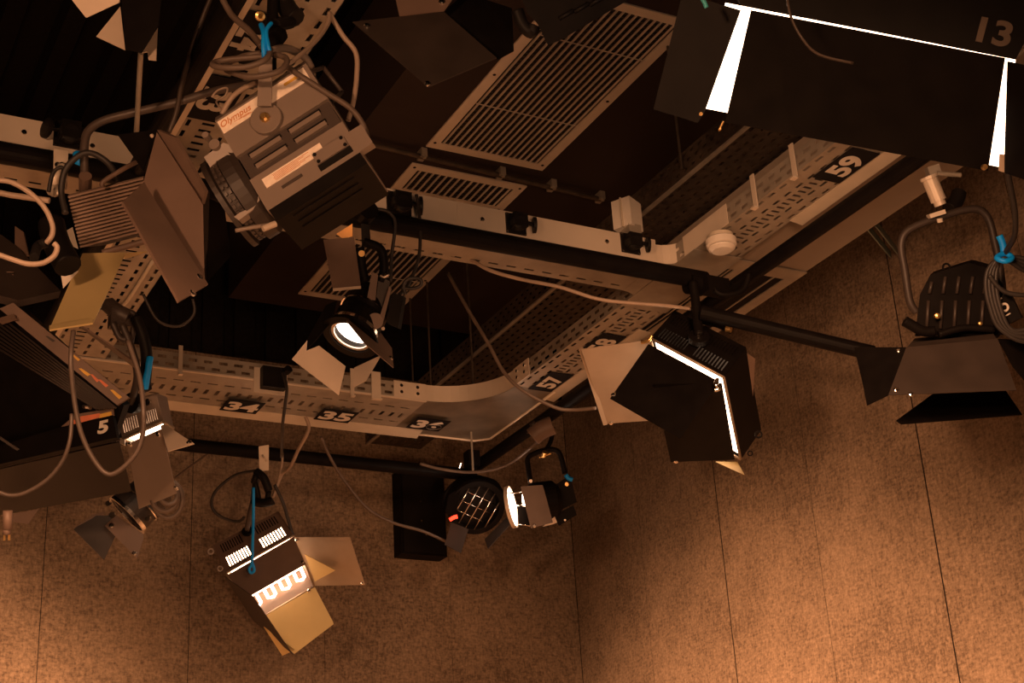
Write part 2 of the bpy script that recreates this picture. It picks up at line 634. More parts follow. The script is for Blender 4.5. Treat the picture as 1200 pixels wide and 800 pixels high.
mb.span(X0R - 0.006, X0R - 0.002, cy - 0.16, cy, ZT, ZT + 0.09)
mb.build('side_wall', M_ALU, bend)
mb = MB()
mb.tube([(p[0], p[1], ZT - 0.004) for p in outer[::-1]], 0.007, 6, False)
mb.build('edge_bead', M_ALU, bend)
for zz in (0.03, 0.065):
    for xx in (XB - 0.14, XB - 0.05):
        MB().cyl((xx, Y0 - 0.012, ZT + zz), (xx, Y0 - 0.004, ZT + zz), 0.009, 8).build('bolt', M_CHROME, bend)
    for yy in (cy - 0.04, cy - 0.12):
        MB().cyl((X0R - 0.012, yy, ZT + zz), (X0R - 0.004, yy, ZT + zz), 0.009, 8).build('bolt', M_CHROME, bend)
MB().cyl(QZ(552, 506, ZT), QZ(552, 506, ZT) + np.array([0, 0, -0.22]), 0.006, 8).build('threaded_rod', M_GALV, bend)

# --- right tray (57, 58, 59) along y
YA, YB = cy, 0.9
L = YA - YB
rt = thing('cable_tray', (3.6, 4.2, ZT), 'slotted steel cable tray along the right wall, numbered 57, 58 and 59', 'cable tray', 'slotted cable trays')
W = X1R - X0R
MB().perf((X0R, YA, ZT), (0, -1, 0), (1, 0, 0), L, W, [(0.012, 0.025, slots(0.02, L, 0.075, 0.042)), (0.068, 0.081, slots(0.05, L, 0.075, 0.042)), (0.098, 0.136, slots(0.03, L, 0.035, 0.015)), (0.150, 0.163, slots(0.02, L, 0.075, 0.042)), (0.197, 0.210, slots(0.05, L, 0.075, 0.042))], 0.002).build('base_plate', M_GALV, rt)
MB().perf((X0R, YA, ZT), (0, -1, 0), (0, 0, 1), L, 0.085, side_rows(L), 0.002).build('side_wall', M_GALV, rt)
MB().perf((X1R, YA, ZT), (0, -1, 0), (0, 0, 1), L, 0.085, side_rows(L), 0.002).build('side_wall', M_GALV, rt)
for (a, b) in ((QZ(646, 468, ZT), QZ(752, 386, ZT)), (QZ(925, 258, ZT), QZ(1060, 158, ZT))):
    xx = X1R - 0.01
    MB().hexa([(xx, a[1], ZT - 0.002), (xx, b[1], ZT - 0.002), (xx + 0.062, b[1], ZT - 0.012), (xx + 0.062, a[1], ZT - 0.012),
               (xx, a[1], ZT + 0.002), (xx, b[1], ZT + 0.002), (xx + 0.063, b[1], ZT - 0.008), (xx + 0.063, a[1], ZT - 0.008)]).build('label_strip', M_STRIP, rt)
for s, px, py in (('57', 650, 448), ('58', 702, 403), ('59', 975, 190)):
    c = QZ(px, py, ZT - 0.004)
    number_plate(rt, s, (X0R + 0.14, c[1], ZT - 0.004), (0, -1, 0), (-1, 0, 0), w=0.24, h=0.13, hgt=0.10)
for px, py in ((882, 215), (938, 248)):
    c = QX(px, py, X0R - 0.012)
    MB().span(X0R - 0.014, X0R - 0.008, c[1] - 0.012, c[1] + 0.012, ZT - 0.03, ZT + 0.12).span(X0R - 0.03, X0R - 0.008, c[1] - 0.012, c[1] + 0.012, ZT - 0.034, ZT - 0.028).build('hook_bracket', M_ALU, rt)

# --- upper dark tray above the right one
ut = thing('cable_tray', (3.6, 4.5, 4.75), 'dark perforated cable tray running above the numbered right tray', 'cable tray', 'upper cable trays')
ZU = 4.75
UX0, UX1 = 3.44, 3.80
Lu = 8.2 - 1.2
MB().perf((UX0, 8.2, ZU), (0, -1, 0), (1, 0, 0), Lu, UX1 - UX0, [(v, v + 0.012, slots(0.02 + 0.02 * (i % 2), Lu, 0.06, 0.03)) for i, v in enumerate(np.arange(0.03, 0.34, 0.045))], 0.002).build('base_plate', M_GALVD, ut)
MB().perf((UX0, 8.2, ZU), (0, -1, 0), (0, 0, 1), Lu, 0.12, [(v, v + 0.012, slots(0.02 + 0.03 * (i % 2), Lu, 0.06, 0.025)) for i, v in enumerate((0.025, 0.06, 0.092))], 0.002).build('side_wall', M_GALVD, ut)
MB().perf((UX1, 8.2, ZU), (0, -1, 0), (0, 0, 1), Lu, 0.12, [(v, v + 0.012, slots(0.02 + 0.03 * (i % 2), Lu, 0.06, 0.025)) for i, v in enumerate((0.025, 0.06, 0.092))], 0.002).build('side_wall', M_GALVD, ut)
MB().span(UX0 - 0.008, UX0 + 0.01, 1.2, 8.2, ZU - 0.01, ZU).build('edge_bead', M_GALV, ut)
for yy in (5.15, 3.3):
    MB().span(UX0 - 0.012, UX0 - 0.004, yy - 0.06, yy + 0.06, ZU + 0.0, ZU + 0.13).build('splice_plate', M_GALVD, ut)
for (px, py) in ((483, 420), (504, 425), (552, 400), (797, 180)):
    c = QX(px, py, UX0 - 0.03)
    o = MB().cyl((c[0], c[1], ZT + 0.09 if px < 560 else ZU + 0.02), (c[0], c[1], ZC), 0.006, 8).build('threaded_rod', M_GALVD)
    tag(o, {483: 'thin dark threaded rod hanging left of its twin above the tray corner', 504: 'thin dark threaded rod nearest the steel tray bend, right of its twin',
            552: 'thin threaded rod at the far edge of the black duct above the hanging cable', 797: 'thin threaded rod dropping to the upper tray left of the glowing lamp'}[px], 'rod', 'threaded hanger rods')

# --- left tray (24, 23) along y
LX0, LX1 = 1.19, 1.46
YLA, YLB = 6.58, 2.6
L = YLA - YLB
lt = thing('cable_tray', (1.32, 4.6, ZT), 'slotted steel cable tray at the left, with numbers read sideways behind the big fresnel', 'cable tray', 'slotted cable trays')
W = LX1 - LX0
MB().perf((LX0, YLA, ZT), (0, -1, 0), (1, 0, 0), L, W, [(0.028, 0.041, slots(0.02, L, 0.075, 0.042)), (0.080, 0.124, slots(0.03, L, 0.045, 0.016)), (0.16, 0.174, slots(0.02, L, 0.075, 0.042)), (0.234, 0.248, slots(0.05, L, 0.075, 0.042))], 0.002).build('base_plate', M_GALV, lt)
for xx in (LX0, LX1):
    MB().perf((xx, YLA, ZT), (0, -1, 0), (0, 0, 1), L, 0.085, side_rows(L), 0.002).build('side_wall', M_GALV, lt)
MB().span(LX0 - 0.006, LX0 + 0.014, YLB, YLA, ZT - 0.012, ZT).build('edge_bead', M_ALU, lt)
for s_, y_ in (('24', 3.874), ('23', 4.255)):
    number_plate(lt, s_, (1.258, y_, ZT - 0.004), (0, 1, 0), (1, 0, 0), w=0.28, h=0.15, hgt=0.098)
a, b = QZ(178, 305, ZT), QZ(145, 362, ZT)
MB().tube([(LX0 + 0.2, a[1], ZT - 0.008), (LX0 + 0.2, b[1] - 0.1, ZT - 0.008), (LX0 + 0.17, b[1], ZT - 0.008)], 0.008, 8).build('strap', M_STRIP, lt)

# ------------------------------------------------------------------ middle rail with sockets along x
YF = 4.80
mr = thing('socket_rail', (1.9, 4.9, ZT), 'grey metal socket rail crossing the whole grid with black sockets along it', 'socket rail')
XR0, XR1 = -0.4, 3.36
MB().span(XR0, XR1, YF - 0.004, YF, ZT + 0.0, ZT + 0.11).build('front_plate', M_ALU, mr)
Lm = XR1 - XR0
MB().perf((XR0, YF + 0.28, ZT), (1, 0, 0), (0, -1, 0), Lm + 0.1, 0.28, [(0.03, 0.042, slots(0.02, Lm, 0.085, 0.045)), (0.13, 0.142, slots(0.06, Lm, 0.085, 0.045))], 0.002).build('base_plate', M_GALV, mr)
MB().span(XR0, XR1, YF - 0.002, YF + 0.28, ZT + 0.108, ZT + 0.112).build('top_cover', M_GALV, mr)
for px, py in ((28, 155), (108, 171), (565, 257), (711, 283)):
    MB().lathe(QY(px, py, YF - 0.004), (0, -1, 0), [(0, 0.011), (0.004, 0.009), (0.006, 0.0)], 12).build('screw', M_CHROME, mr)
MB().span(2.42, 2.445, YF - 0.006, YF, ZT - 0.0, ZT + 0.11).build('joint_plate', M_ALU, mr)

# flared connection between the rail and the right tray
tj = MB()
a = [(XR1, YF + 0.28)] + [(XR1 + 0.10 * math.sin(t_), YF + 0.38 - 0.10 * math.cos(t_)) for t_ in np.linspace(0, math.pi / 2, 6)]
b = [(XR1 + 0.1 * math.sin(t_), YF - 0.10 + 0.1 * math.cos(t_)) for t_ in np.linspace(math.pi / 2, 0, 6)]
poly = [(p[0], p[1], ZT - 0.003) for p in a] + [(p[0], p[1], ZT - 0.003) for p in b]
tjt = thing('cable_tray_tee', (3.4, 4.9, ZT), 'plain steel tee piece joining the socket rail to the right tray below the smoke detector', 'cable tray')
tj.prism(poly, (0, 0, 0.002))
tj.build('base_plate', M_GALV, tjt)
tj = MB()
for p, q in zip(b[:-1], b[1:]):
    tj.hexa([(p[0], p[1], ZT), (q[0], q[1], ZT), (q[0], q[1], ZT + 0.09), (p[0], p[1], ZT + 0.09),
             (p[0] + 0.002, p[1], ZT), (q[0] + 0.002, q[1], ZT), (q[0] + 0.002, q[1], ZT + 0.09), (p[0] + 0.002, p[1], ZT + 0.09)])
tj.span(X0R - 0.006, X0R - 0.003, YF - 0.42, YF - 0.1, ZT, ZT + 0.09)
tj.build('side_wall', M_ALU, tjt)
MB().span(X0R - 0.01, X1R + 0.004, YF - 0.18, YF + 0.42, ZT - 0.006, ZT - 0.003).build('cover_plate', M_GALV, tjt)


def socket(px, py, label, D_y, flap=1, s=0.075, plug=True):
    c = QY(px, py, D_y)
    t = thing('power_socket', c, label, 'socket', 'black panel sockets')
    MB().box(c + np.array([0, -0.004, 0]), s * 1.2, 0.008, s * 1.2).build('base_plate', M_RUB, t)
    b = MB()
    b.lathe(c, (0, -1, -0.15), [(0.0, s * 0.5), (0.05, s * 0.46), (0.055, s * 0.3)], 20)
    b.box(c + np.array([0, -0.03, 0.0]), s * 0.8, 0.05, s * 0.8)
    b.build('body', M_RUB, t)
    f = MB()
    fc = c + np.array([flap * s * 0.95, -0.03, -0.005])
    f.cyl(c + np.array([flap * s * 0.3, -0.035, 0]), fc, 0.008, 8)
    f.lathe(fc - np.array([flap * 0.006, 0, 0]), (1 * flap, -0.35, 0), [(0, s * 0.44), (0.012, s * 0.44), (0.014, s * 0.3)], 18)
    f.build('cap', M_RUB, t)
    for dx in (-1, 1):
        for dz in (-1, 1):
            MB().cyl(c + np.array([dx * s * 0.52, -0.008, dz * s * 0.52]), c + np.array([dx * s * 0.52, -0.011, dz * s * 0.52]), 0.005, 8).build('screw', M_CHROME, t)
    return t


socket(467, 240, 'black socket on the grey rail above the glowing round lamp', YF - 0.004, 1, 0.085)
socket(604, 263, 'black socket with round open cap on the rail below the short grille', YF - 0.004, 1)
socket(738, 286, 'black socket at the right end of the rail, under the cream box', YF - 0.004, 1)
socket(80, 159, 'black socket on the rail at the left, above the steel clamp', YF - 0.004, -1, 0.085)
# socket on a plate of the back tray
c = QY(317, 447, Y0 - 0.012)
st = thing('power_socket', c, 'black socket on a square steel plate fixed to the tray above number 34', 'socket', 'black panel sockets')
pl = MB()
w_, h_ = 0.085, 0.065
for a in ((-w_, w_, -h_, -h_ + 0.018), (-w_, w_, h_ - 0.018, h_), (-w_, -w_ + 0.03, -h_ + 0.018, h_ - 0.018), (w_ - 0.02, w_, -h_ + 0.018, h_ - 0.018)):
    pl.span(c[0] + a[0], c[0] + a[1], c[1] - 0.004, c[1], c[2] + a[2], c[2] + a[3])
pl.build('mounting_plate', M_ALU, st)
MB().span(c[0] - 0.055, c[0] + 0.065, c[1] - 0.05, c[1] - 0.001, c[2] - 0.047, c[2] + 0.06).build('body', M_RUB, st)
MB().cyl(c + np.array([0.06, -0.05, 0.04]), c + np.array([0.07, -0.075, 0.05]), 0.02, 10).build('plug', M_RUB, st)

# cream box on the rail
c = QY(735, 254, YF + 0.05)
ebt = thing('junction_box', c, 'cream plastic junction box standing behind the right end of the rail', 'junction box')
R = np.array([[math.cos(.5), -math.sin(.5), 0], [math.sin(.5), math.cos(.5), 0], [0, 0, 1]])
MB().box(c, 0.10, 0.09, 0.135, R).build('body', M_CREAM, ebt)
MB().box(c + np.array([-0.004, -0.006, 0.0]), 0.104, 0.006, 0.139, R).build('lid_seam', M_STRIP, ebt)
MB().span(c[0] - 0.03, c[0] + 0.03, YF - 0.002, YF + 0.1, ZT + 0.1, c[2] - 0.06).build('foot_bracket', M_GALV, ebt)

# smoke detector
c = QZ(845, 283, ZT - 0.035)
sm = thing('smoke_detector', (c[0], c[1], ZT), 'round cream smoke detector under the right cable tray', 'smoke detector')
MB().lathe((c[0], c[1], ZT - 0.006), (0, 0, -1), [(0, 0.052), (0.018, 0.052)], 28).build('base', M_STRIP, sm)
MB().lathe((c[0], c[1], ZT - 0.024), (0, 0, -1), [(0, 0.058), (0.006, 0.064), (0.03, 0.062), (0.035, 0.055)], 32).build('body', M_CREAM, sm)
MB().lathe((c[0], c[1], ZT - 0.059), (0, 0, -1), [(0, 0.050), (0.006, 0.050)], 28).build('vent_gap', M_BLACK, sm)
MB().lathe((c[0], c[1], ZT - 0.063), (0, 0, -1), [(0, 0.057), (0.006, 0.055), (0.016, 0.04), (0.018, 0.0)], 28).build('cap', M_CREAM, sm)

# ------------------------------------------------------------------ lighting pipes
RP = 0.03


def pipe(p0, p1, label, r=RP, material=None, name='lighting_pipe', group='black lighting pipes'):
    o = MB().cyl(p0, p1, r, 20).build(name, material or M_BLACK)
    return tag(o, label, 'pipe', group)


pipe((-0.4, 4.735, 4.322), (3.55, 4.735, 4.322), 'black lighting pipe slung right under the grey socket rail', 0.039)
pipe((1.125, 2.5, 4.34), (1.125, 6.4, 4.34), 'black lighting pipe along the left edge of the sideways numbered tray', 0.035)
PB = 7.37
zb = QY(350, 535, PB)[2]
pipe((1.2, PB, zb), (3.72, PB, zb), 'black lighting pipe low along the back wall under the tray numbers', 0.035)
a, b = QZ(1090, 170, 4.30), QZ(552, 550, 4.34)
pr0 = np.array([3.745, 1.6, 4.35])
pr1 = np.array([3.745, 7.32, 4.35])
pipe(pr0, pr1, 'black lighting pipe along the right wall between the beige duct and the numbered tray', 0.033)

# smooth duct along the right wall with slotted outlets
bd = thing('air_duct', (3.9, 3.3, 4.46), 'smooth beige metal duct along the right wall above the pipe', 'duct', None)
ZS = 4.46
BX0, BX1 = 3.69, 4.11
yb = 4.75
MB().span(BX0, BX1, 0.8, 5.65, ZS, ZS + 0.27).build('duct_body', M_GALVD if False else mat('beige_duct', (0.30, 0.25, 0.20), 0.6, var=0.08, scale=3), bd)
for (xa, xb) in ((BX0 + 0.0, BX0 + 0.15), (BX0 + 0.20, BX1 + 0.0)):
    o = MB()
    zz = ZS - 0.004
    ya0, ya1 = yb - 0.02, 5.6
    o.span(xa, xb, ya0, ya0 + 0.09, zz - 0.006, zz)
    o.span(xa, xb, ya1 - 0.05, ya1, zz - 0.006, zz)
    o.span(xa, xa + 0.045, ya0 + 0.09, ya1 - 0.05, zz - 0.006, zz)
    o.span(xb - 0.06, xb, ya0 + 0.09, ya1 - 0.05, zz - 0.006, zz)
    o.span((xa + xb) / 2 - 0.008, (xa + xb) / 2, ya0 + 0.09, ya1 - 0.05, zz - 0.006, zz)
    f = o.build('slot_outlet', M_GALV, bd)
    MB().span(xa + 0.02, xb - 0.02, ya0 + 0.05, ya1 - 0.03, zz - 0.001, zz + 0.002).build('dark_slot', M_BLACK, f)
# unistrut wall brace
a = QX(1020, 262, 4.2)
b = QX(1048, 297, XW)
o = MB()
d = unit(b - a)
sd = unit(np.cross(d, (0, 0, 1)))
for sgn in (-1, 1):
    o.hexa([a + sd * sgn * 0.02 + np.array(q) for q in ((-.006, 0, -.02), (.006, 0, -.02), (.006, 0, .02), (-.006, 0, .02))] +
           [b + sd * sgn * 0.02 + np.array(q) for q in ((-.006, 0, -.02), (.006, 0, -.02), (.006, 0, .02), (-.006, 0, .02))])
tag(o.build('wall_brace', M_TEAL), 'greenish steel channel brace between the beige duct and the right wall', 'brace')

# black arm pipe from the hung soft light to the right
a = Q(822, 366, 6.25)
b = Q(1024, 414, 6.1)
pipe(a, b, 'black pipe sloping from the soft light clamp to the lamp at right', 0.031)

# speaker on the back wall
c0, c1, c2 = QY(468, 555, YW - 0.12), QY(520, 555, YW - 0.12), QY(470, 648, YW - 0.12)
sp = thing('wall_speaker', ((c0[0] + c1[0]) / 2, YW - 0.06, (c0[2] + c2[2]) / 2), 'black rectangular speaker on the back wall below the pipe', 'speaker')
MB().span(c0[0], c1[0], YW - 0.12, YW - 0.006, c2[2], c0[2] + 0.03).build('cabinet', M_BLACK, sp)
MB().span(c0[0] + 0.015, c1[0] - 0.015, YW - 0.126, YW - 0.12, c2[2] + 0.015, c0[2] + 0.015).build('front_cloth', M_RUB, sp)
for px, py in ((493, 587), (494, 610), (500, 626)):
    q = QY(px, py, YW - 0.128)
    MB().cyl(q, q + np.array([0, 0.004, 0]), 0.007, 8).build('screw', M_CHROME, sp)


# ------------------------------------------------------------------ lamp building
def quad_pts(pts):
    """pixel corners; the first three carry a distance, the rest lie in their plane"""
    p = [Q(*t) for t in pts[:3]]
    n = np.cross(p[1] - p[0], p[2] - p[0])
    for t in pts[3:]:
        p.append(on_plane(t[0], t[1], p[0], n))
    return p


def leaf(parent, material, pts, th=0.003, name='barndoor_leaf', label=None, knobs=()):
    P = quad_pts(pts)
    o = MB().sheet(P, th).build(name, material, parent)
    if label:
        o['label'] = label
    n = unit(np.cross(P[1] - P[0], P[2] - P[0]))
    for k in knobs:
        q = on_plane(k[0], k[1], P[0], n)
        s = 1 if np.dot(n, CAM - q) > 0 else -1
        MB().lathe(q, n * s, [(0, 0.010), (0.006, 0.010), (0.009, 0.006), (0.009, 0.0)], 10).build('leaf_screw', M_CHROME, o)
    return o


def slotted_face(p00, p10, p11, p01, groups, n, sl=(0.2, 0.8), ratio=0.45, th=0.002, ext=None):
    """bilinear face with vertical slots; groups = [(u0, u1, v0, v1)]"""
    mb = MB()
    p00, p10, p11, p01 = [np.asarray(p, float) for p in (p00, p10, p11, p01)]
    nn = unit(np.cross(p10 - p00, p01 - p00)) * th

    def pt(u, v):
        return (p00 * (1 - u) + p10 * u) * (1 - v) + (p01 * (1 - u) + p11 * u) * v

    def rect(u0, u1, v0, v1):
        if u1 - u0 < 1e-6 or v1 - v0 < 1e-6:
            return
        q = [pt(u0, v0), pt(u1, v0), pt(u1, v1), pt(u0, v1)]
        mb.hexa(q + [a + nn for a in q])
    vs = sorted(set([0, 1] + [g[2] for g in groups] + [g[3] for g in groups]))
    for va, vb in zip(vs[:-1], vs[1:]):
        u = 0.0
        act = sorted([g for g in groups if g[2] <= va + 1e-6 and g[3] >= vb - 1e-6])
        for g in act:
            w = (g[1] - g[0]) / n
            for k in range(n):
                a = g[0] + k * w
                rect(u, a, va, vb)
                u = a + w * ratio
        rect(u, 1, va, vb)
    return mb


def rope(name, pts, r, material, label, cat='cable', group=None, seg=8):
    o = MB().tube([Q(*p) for p in pts], r, seg).build(name, material)
    return tag(o, label, cat, group)


def softlight(label, TL, TR, BR, BL, bTL, bTR, bBR, bBL, groups, nsl, tube_mat, ntubes, body=M_GREYD, inner=M_WHITE, loc=None, tube_in=0.06, panel=0.12, blank=None):
    t = thing('soft_light', (TL + TR + BR + BL) / 4 if loc is None else loc, label, 'studio light', 'box shaped soft lights')
    th = 0.003
    # slotted side (top edge face)
    slotted_face(TL, TR, bTR, bTL, groups, nsl).build('slotted_side', body, t)
    mb = MB()
    mb.sheet([TR, BR, bBR, bTR], th)
    mb.sheet([BR, BL, bBL, bBR], th)
    mb.sheet([BL, TL, bTL, bBL], th)
    mb.sheet([bTL, bTR, bBR, bBL], th)
    mb.build('housing', body, t)
    # rim
    r = MB()
    for a, b in ((TL, TR), (TR, BR), (BR, BL), (BL, TL)):
        r.tube([a, b], 0.006, 6, False)
    r.build('front_rim', M_SILVER, t)
    # inner panel
    cen = (TL + TR + BR + BL) / 4
    bc = (bTL + bTR + bBR + bBL) / 4
    ax = unit(cen - bc)
    ins = []
    for f, bk in ((TL, bTL), (TR, bTR), (BR, bBR), (BL, bBL)):
        q = bk + (f - bk) * panel
        ins.append(q + (cen - f) * 0.06)
    MB().sheet(ins, 0.002).build('glow_panel', inner, t)  # emissive sheet standing in for the lit inside of the housing
    if blank:                           # added sheet that keeps light out of the rear slots
        m0, m1 = TL + (bTL - TL) * blank, TR + (bTR - TR) * blank
        dn = unit(((BL + BR) - (TL + TR)) / 2) * 0.006
        MB().sheet([m0 + dn, m1 + dn, bTR + dn, bTL + dn], 0.002).build('slot_blocker', M_BLACK, t)
    # tubes
    if ntubes:
        for k in range(ntubes):
            u = (k + 0.5) / ntubes
            a = (TL * (1 - u) + TR * u)
            b = (BL * (1 - u) + BR * u)
            a2 = a + (b - a) * 0.08 - ax * tube_in
            b2 = b + (a - b) * 0.08 - ax * tube_in
            sd = unit(TR - TL) * np.linalg.norm(TR - TL) / ntubes * 0.22
            MB().tube([a2 - sd, b2 - sd, b2 + sd * 0.3 + (b2 - a2) * 0.03, b2 + sd, a2 + sd], 0.009, 8, False).build('lamp_tube', tube_mat, t)
    return t


def eyelet(parent, c, n, r=0.012, mt=M_GREYD):
    MB().ring(c, n, r, r * 0.55, 0.003, 14).build('eyelet', mt, parent)


# ---- soft light F: hanging from the back pipe, lit tubes visible
TL, TR, BR = Q(265, 671, 7.93), Q(344, 627, 8.07), Q(368, 687, 8.20)
BL = Q(301, 727, 8.06)
bTL, bTR = Q(250, 639, 8.06), Q(326, 599, 8.20)
bBR, bBL = BR + (bTR - TR) * 0.8, BL + (bTL - TL) * 0.8
F = softlight('lit soft light with golden lower flap, hanging from the back wall pipe', TL, TR, BR, BL, bTL, bTR, bBR, bBL,
              [(0.08, 0.42, 0.12, 0.45), (0.58, 0.94, 0.12, 0.45), (0.08, 0.40, 0.62, 0.92), (0.60, 0.94, 0.62, 0.92)], 9, E_TUBE, 4, M_LEAF, E_TUBE, blank=0.54)
eyelet(F, Q(247, 646, 8.02), unit(CAM - bTL), 0.018, M_GREY)
eyelet(F, Q(258, 666, 7.95), unit(CAM - bTL), 0.016, M_GREY)
leaf(F, M_LEAF, [(266, 674, 7.92), (344, 629, 8.06), (358, 661, 7.98), (290, 700)], label='dark upper flap', knobs=((355, 658), (290, 697)))
leaf(F, M_GOLD, [(301, 727, 8.05), (369, 688, 8.19), (390, 728, 8.12), (391, 731), (345, 766)], label='golden lower flap', knobs=((362, 692),))
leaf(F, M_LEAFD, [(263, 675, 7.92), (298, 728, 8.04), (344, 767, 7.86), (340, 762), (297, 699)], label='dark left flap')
leaf(F, M_GOLD, [(309, 734, 7.93), (331, 768, 7.93), (346, 761, 7.87)], label='golden corner flap')
leaf(F, M_SILVER, [(345, 629, 8.07), (368, 686, 8.20), (428, 685, 8.12), (410, 629)], label='bare metal right flap', knobs=((348, 632), (425, 683)))
leaf(F, M_GOLD, [(357, 649, 8.08), (393, 668, 8.07), (369, 681, 8.15)], label='golden corner flap')
c = Q(290, 623, 8.05)
n = unit(np.cross(TR - TL, bTL - TL))
n = n if np.dot(n, CAM - c) > 0 else -n
MB().lathe(c, n, [(0, 0.03), (0.01, 0.03), (0.012, 0.012), (0.022, 0.012), (0.022, 0)], 16).build('pivot', M_BLACK, F)
y = MB()
y.tube([c + n * 0.012, Q(293, 600, 8.02), Q(297, 585, 8.03)], 0.014, 8)
y.tube([Q(297, 585, 8.03), Q(300, 565, 8.04), Q(305, 552, 8.05)], 0.018, 8)
y.build('yoke_arm', M_GREYD, F)
MB().hexa([Q(303, 523, 8.05), Q(315, 521, 8.05), Q(315, 551, 8.03), Q(304, 552, 8.03), Q(303, 523, 8.06), Q(315, 521, 8.06), Q(315, 551, 8.04), Q(304, 552, 8.04)]).tube(
    [Q(307, 533, 8.03), Q(312, 540, 8.02)], 0.006, 6, False).build('hook_clamp', M_ALU, F)
k = MB()
k.tube([Q(300, 552, 8.02), Q(309, 560, 8.0), Q(315, 575, 8.0)], 0.022, 8)
k.tube([Q(300, 556, 8.0), Q(297, 566, 8.0)], 0.016, 8)
k.tube([Q(297, 587, 8.03), Q(306, 589, 8.0), Q(316, 588, 7.98), Q(320, 586, 7.98)], 0.024, 8)
k.tube([Q(315, 575, 8.0), Q(313, 588, 8.0)], 0.016, 8)
k.tube([Q(297, 560, 8.02), Q(301, 573, 8.02), Q(303, 584, 8.02)], 0.014, 8)
k.build('knob', M_RUB, F)
rope('safety_cord', [(297, 571, 7.96), (297, 600, 7.94), (296, 640, 7.88), (295, 660, 7.86), (292, 666, 7.86), (294, 671, 7.86), (298, 668, 7.86), (296, 660, 7.86)], 0.008, M_BLUE,
     'bright blue safety cord hanging down in front of the lit soft light', 'safety cord')
rope('power_cable', [(300, 551, 8.05), (275, 557, 8.1), (253, 575, 8.1), (248, 592, 8.1), (258, 605, 8.1), (278, 611, 8.1), (286, 606, 8.06)], 0.008, M_CABB,
     'thin dark cable looping out left of the soft light hanging at the back pipe')
rope('power_cable', [(322, 568, 8.05), (332, 590, 8.08), (338, 610, 8.1), (344, 630, 8.1)], 0.009, M_CABB, 'dark cable running down the right side of the hook clamp to the lit soft light')
rope('power_cable', [(330, 522, 8.12), (331, 535, 8.1), (329, 552, 8.1), (320, 583, 8.05)], 0.006, M_CABG, 'thin pale cable draped over the back pipe right of the hook clamp')

# ---- soft light S: dark, centre right, seen from its slotted side
TL, TR, BR = Q(762, 396, 6.30), Q(848, 442, 6.10), Q(868, 538, 6.55)
BL = TL + BR - TR
bTR = Q(874, 407, 6.24)
dv = bTR - TR
bTL = Q(791, 364, 6.44)
S = softlight('dark soft light with glowing slots hung below numbers 57 and 58, centre right', TL, TR, BR, BL, bTL, bTR, BR + dv, BL + dv,
              [(0.06, 0.44, 0.12, 0.42), (0.54, 0.96, 0.12, 0.42), (0.06, 0.44, 0.60, 0.88), (0.54, 0.96, 0.60, 0.88)], 10, E_TUBE, 0, M_BLACK, E_TUBE, panel=0.93, blank=0.5)
leaf(S, M_BLACK, [(760, 403, 6.29), (843, 447, 6.09), (797, 514, 5.95), (715, 467)], label='black front flap', knobs=((719, 463),))
leaf(S, M_BLACK, [(846, 449, 6.10), (861, 538, 6.52), (786, 541, 6.55), (766, 449)], label='black lower flap', knobs=((792, 540),))
leaf(S, M_SILVER, [(762, 398, 6.31), (783, 491, 6.74), (709, 496, 6.72), (681, 409)], label='pale inner side flap', knobs=((716, 495),))
leaf(S, M_SILVER, [(678, 409, 6.33), (683, 406, 6.33), (712, 497, 6.71), (707, 498)], name='leaf_edge')
leaf(S, M_GOLDD, [(838, 541, 6.6), (864, 541, 6.58), (873, 557, 6.5)], label='golden corner flap')
leaf(S, M_LEAF, [(873, 412, 6.26), (885, 420, 6.30), (882, 470, 6.5), (878, 440)], name='side_cover')
o = MB()
o.tube([Q(841, 444, 6.05), Q(838, 450, 6.03), Q(843, 455, 6.03), Q(837, 457, 6.03)], 0.008, 8)
o.build('door_catch', M_CHROME, S)
MB().tube([Q(752, 401, 6.27), Q(760, 399, 6.25), Q(764, 393, 6.25)], 0.008, 8).build('door_catch', M_BRASS, S)
c = Q(819, 396, 6.25)
n = unit(np.cross(TR - TL, bTL - TL))
n = n if np.dot(n, CAM - c) > 0 else -n
MB().lathe(c, n, [(-0.01, 0.045), (0.012, 0.045), (0.014, 0.04), (0.014, 0)], 24).build('pivot_disc', M_BLACK, S)
MB().lathe(c + n * 0.014, n, [(0, 0.012), (0.012, 0.012), (0.012, 0)], 8).build('pivot_bolt', M_CHROME, S)
y = MB()
y.tube([c + n * 0.02, Q(817, 375, 6.28), Q(815, 352, 6.32), Q(812, 330, 6.35)], 0.02, 10)
y.build('yoke_arm', M_BLACK, S)
y = MB()
a = Q(812, 332, 6.40)
y.lathe(Q(806, 332, 6.40), (1, 0, 0), [(0, 0.045), (0.07, 0.045)], 20)
y.box(Q(838, 336, 6.40), 0.11, 0.06, 0.07)
y.tube([Q(830, 330, 6.38), Q(845, 345, 6.36), Q(870, 340, 6.38), Q(878, 320, 6.4)], 0.014, 8)
y.tube([Q(812, 372, 6.35), Q(840, 378, 6.33), Q(858, 386, 6.33)], 0.022, 8)
y.build('clamp', M_BLACK, S)
MB().cyl(Q(851, 385, 6.30), Q(857, 386, 6.29), 0.014, 10).build('clamp_bolt', M_BRASS, S)
eyelet(S, Q(889, 509, 6.1), FWD, 0.016, M_BLACK)
eyelet(S, Q(879, 531, 6.1), FWD, 0.012, M_BLACK)

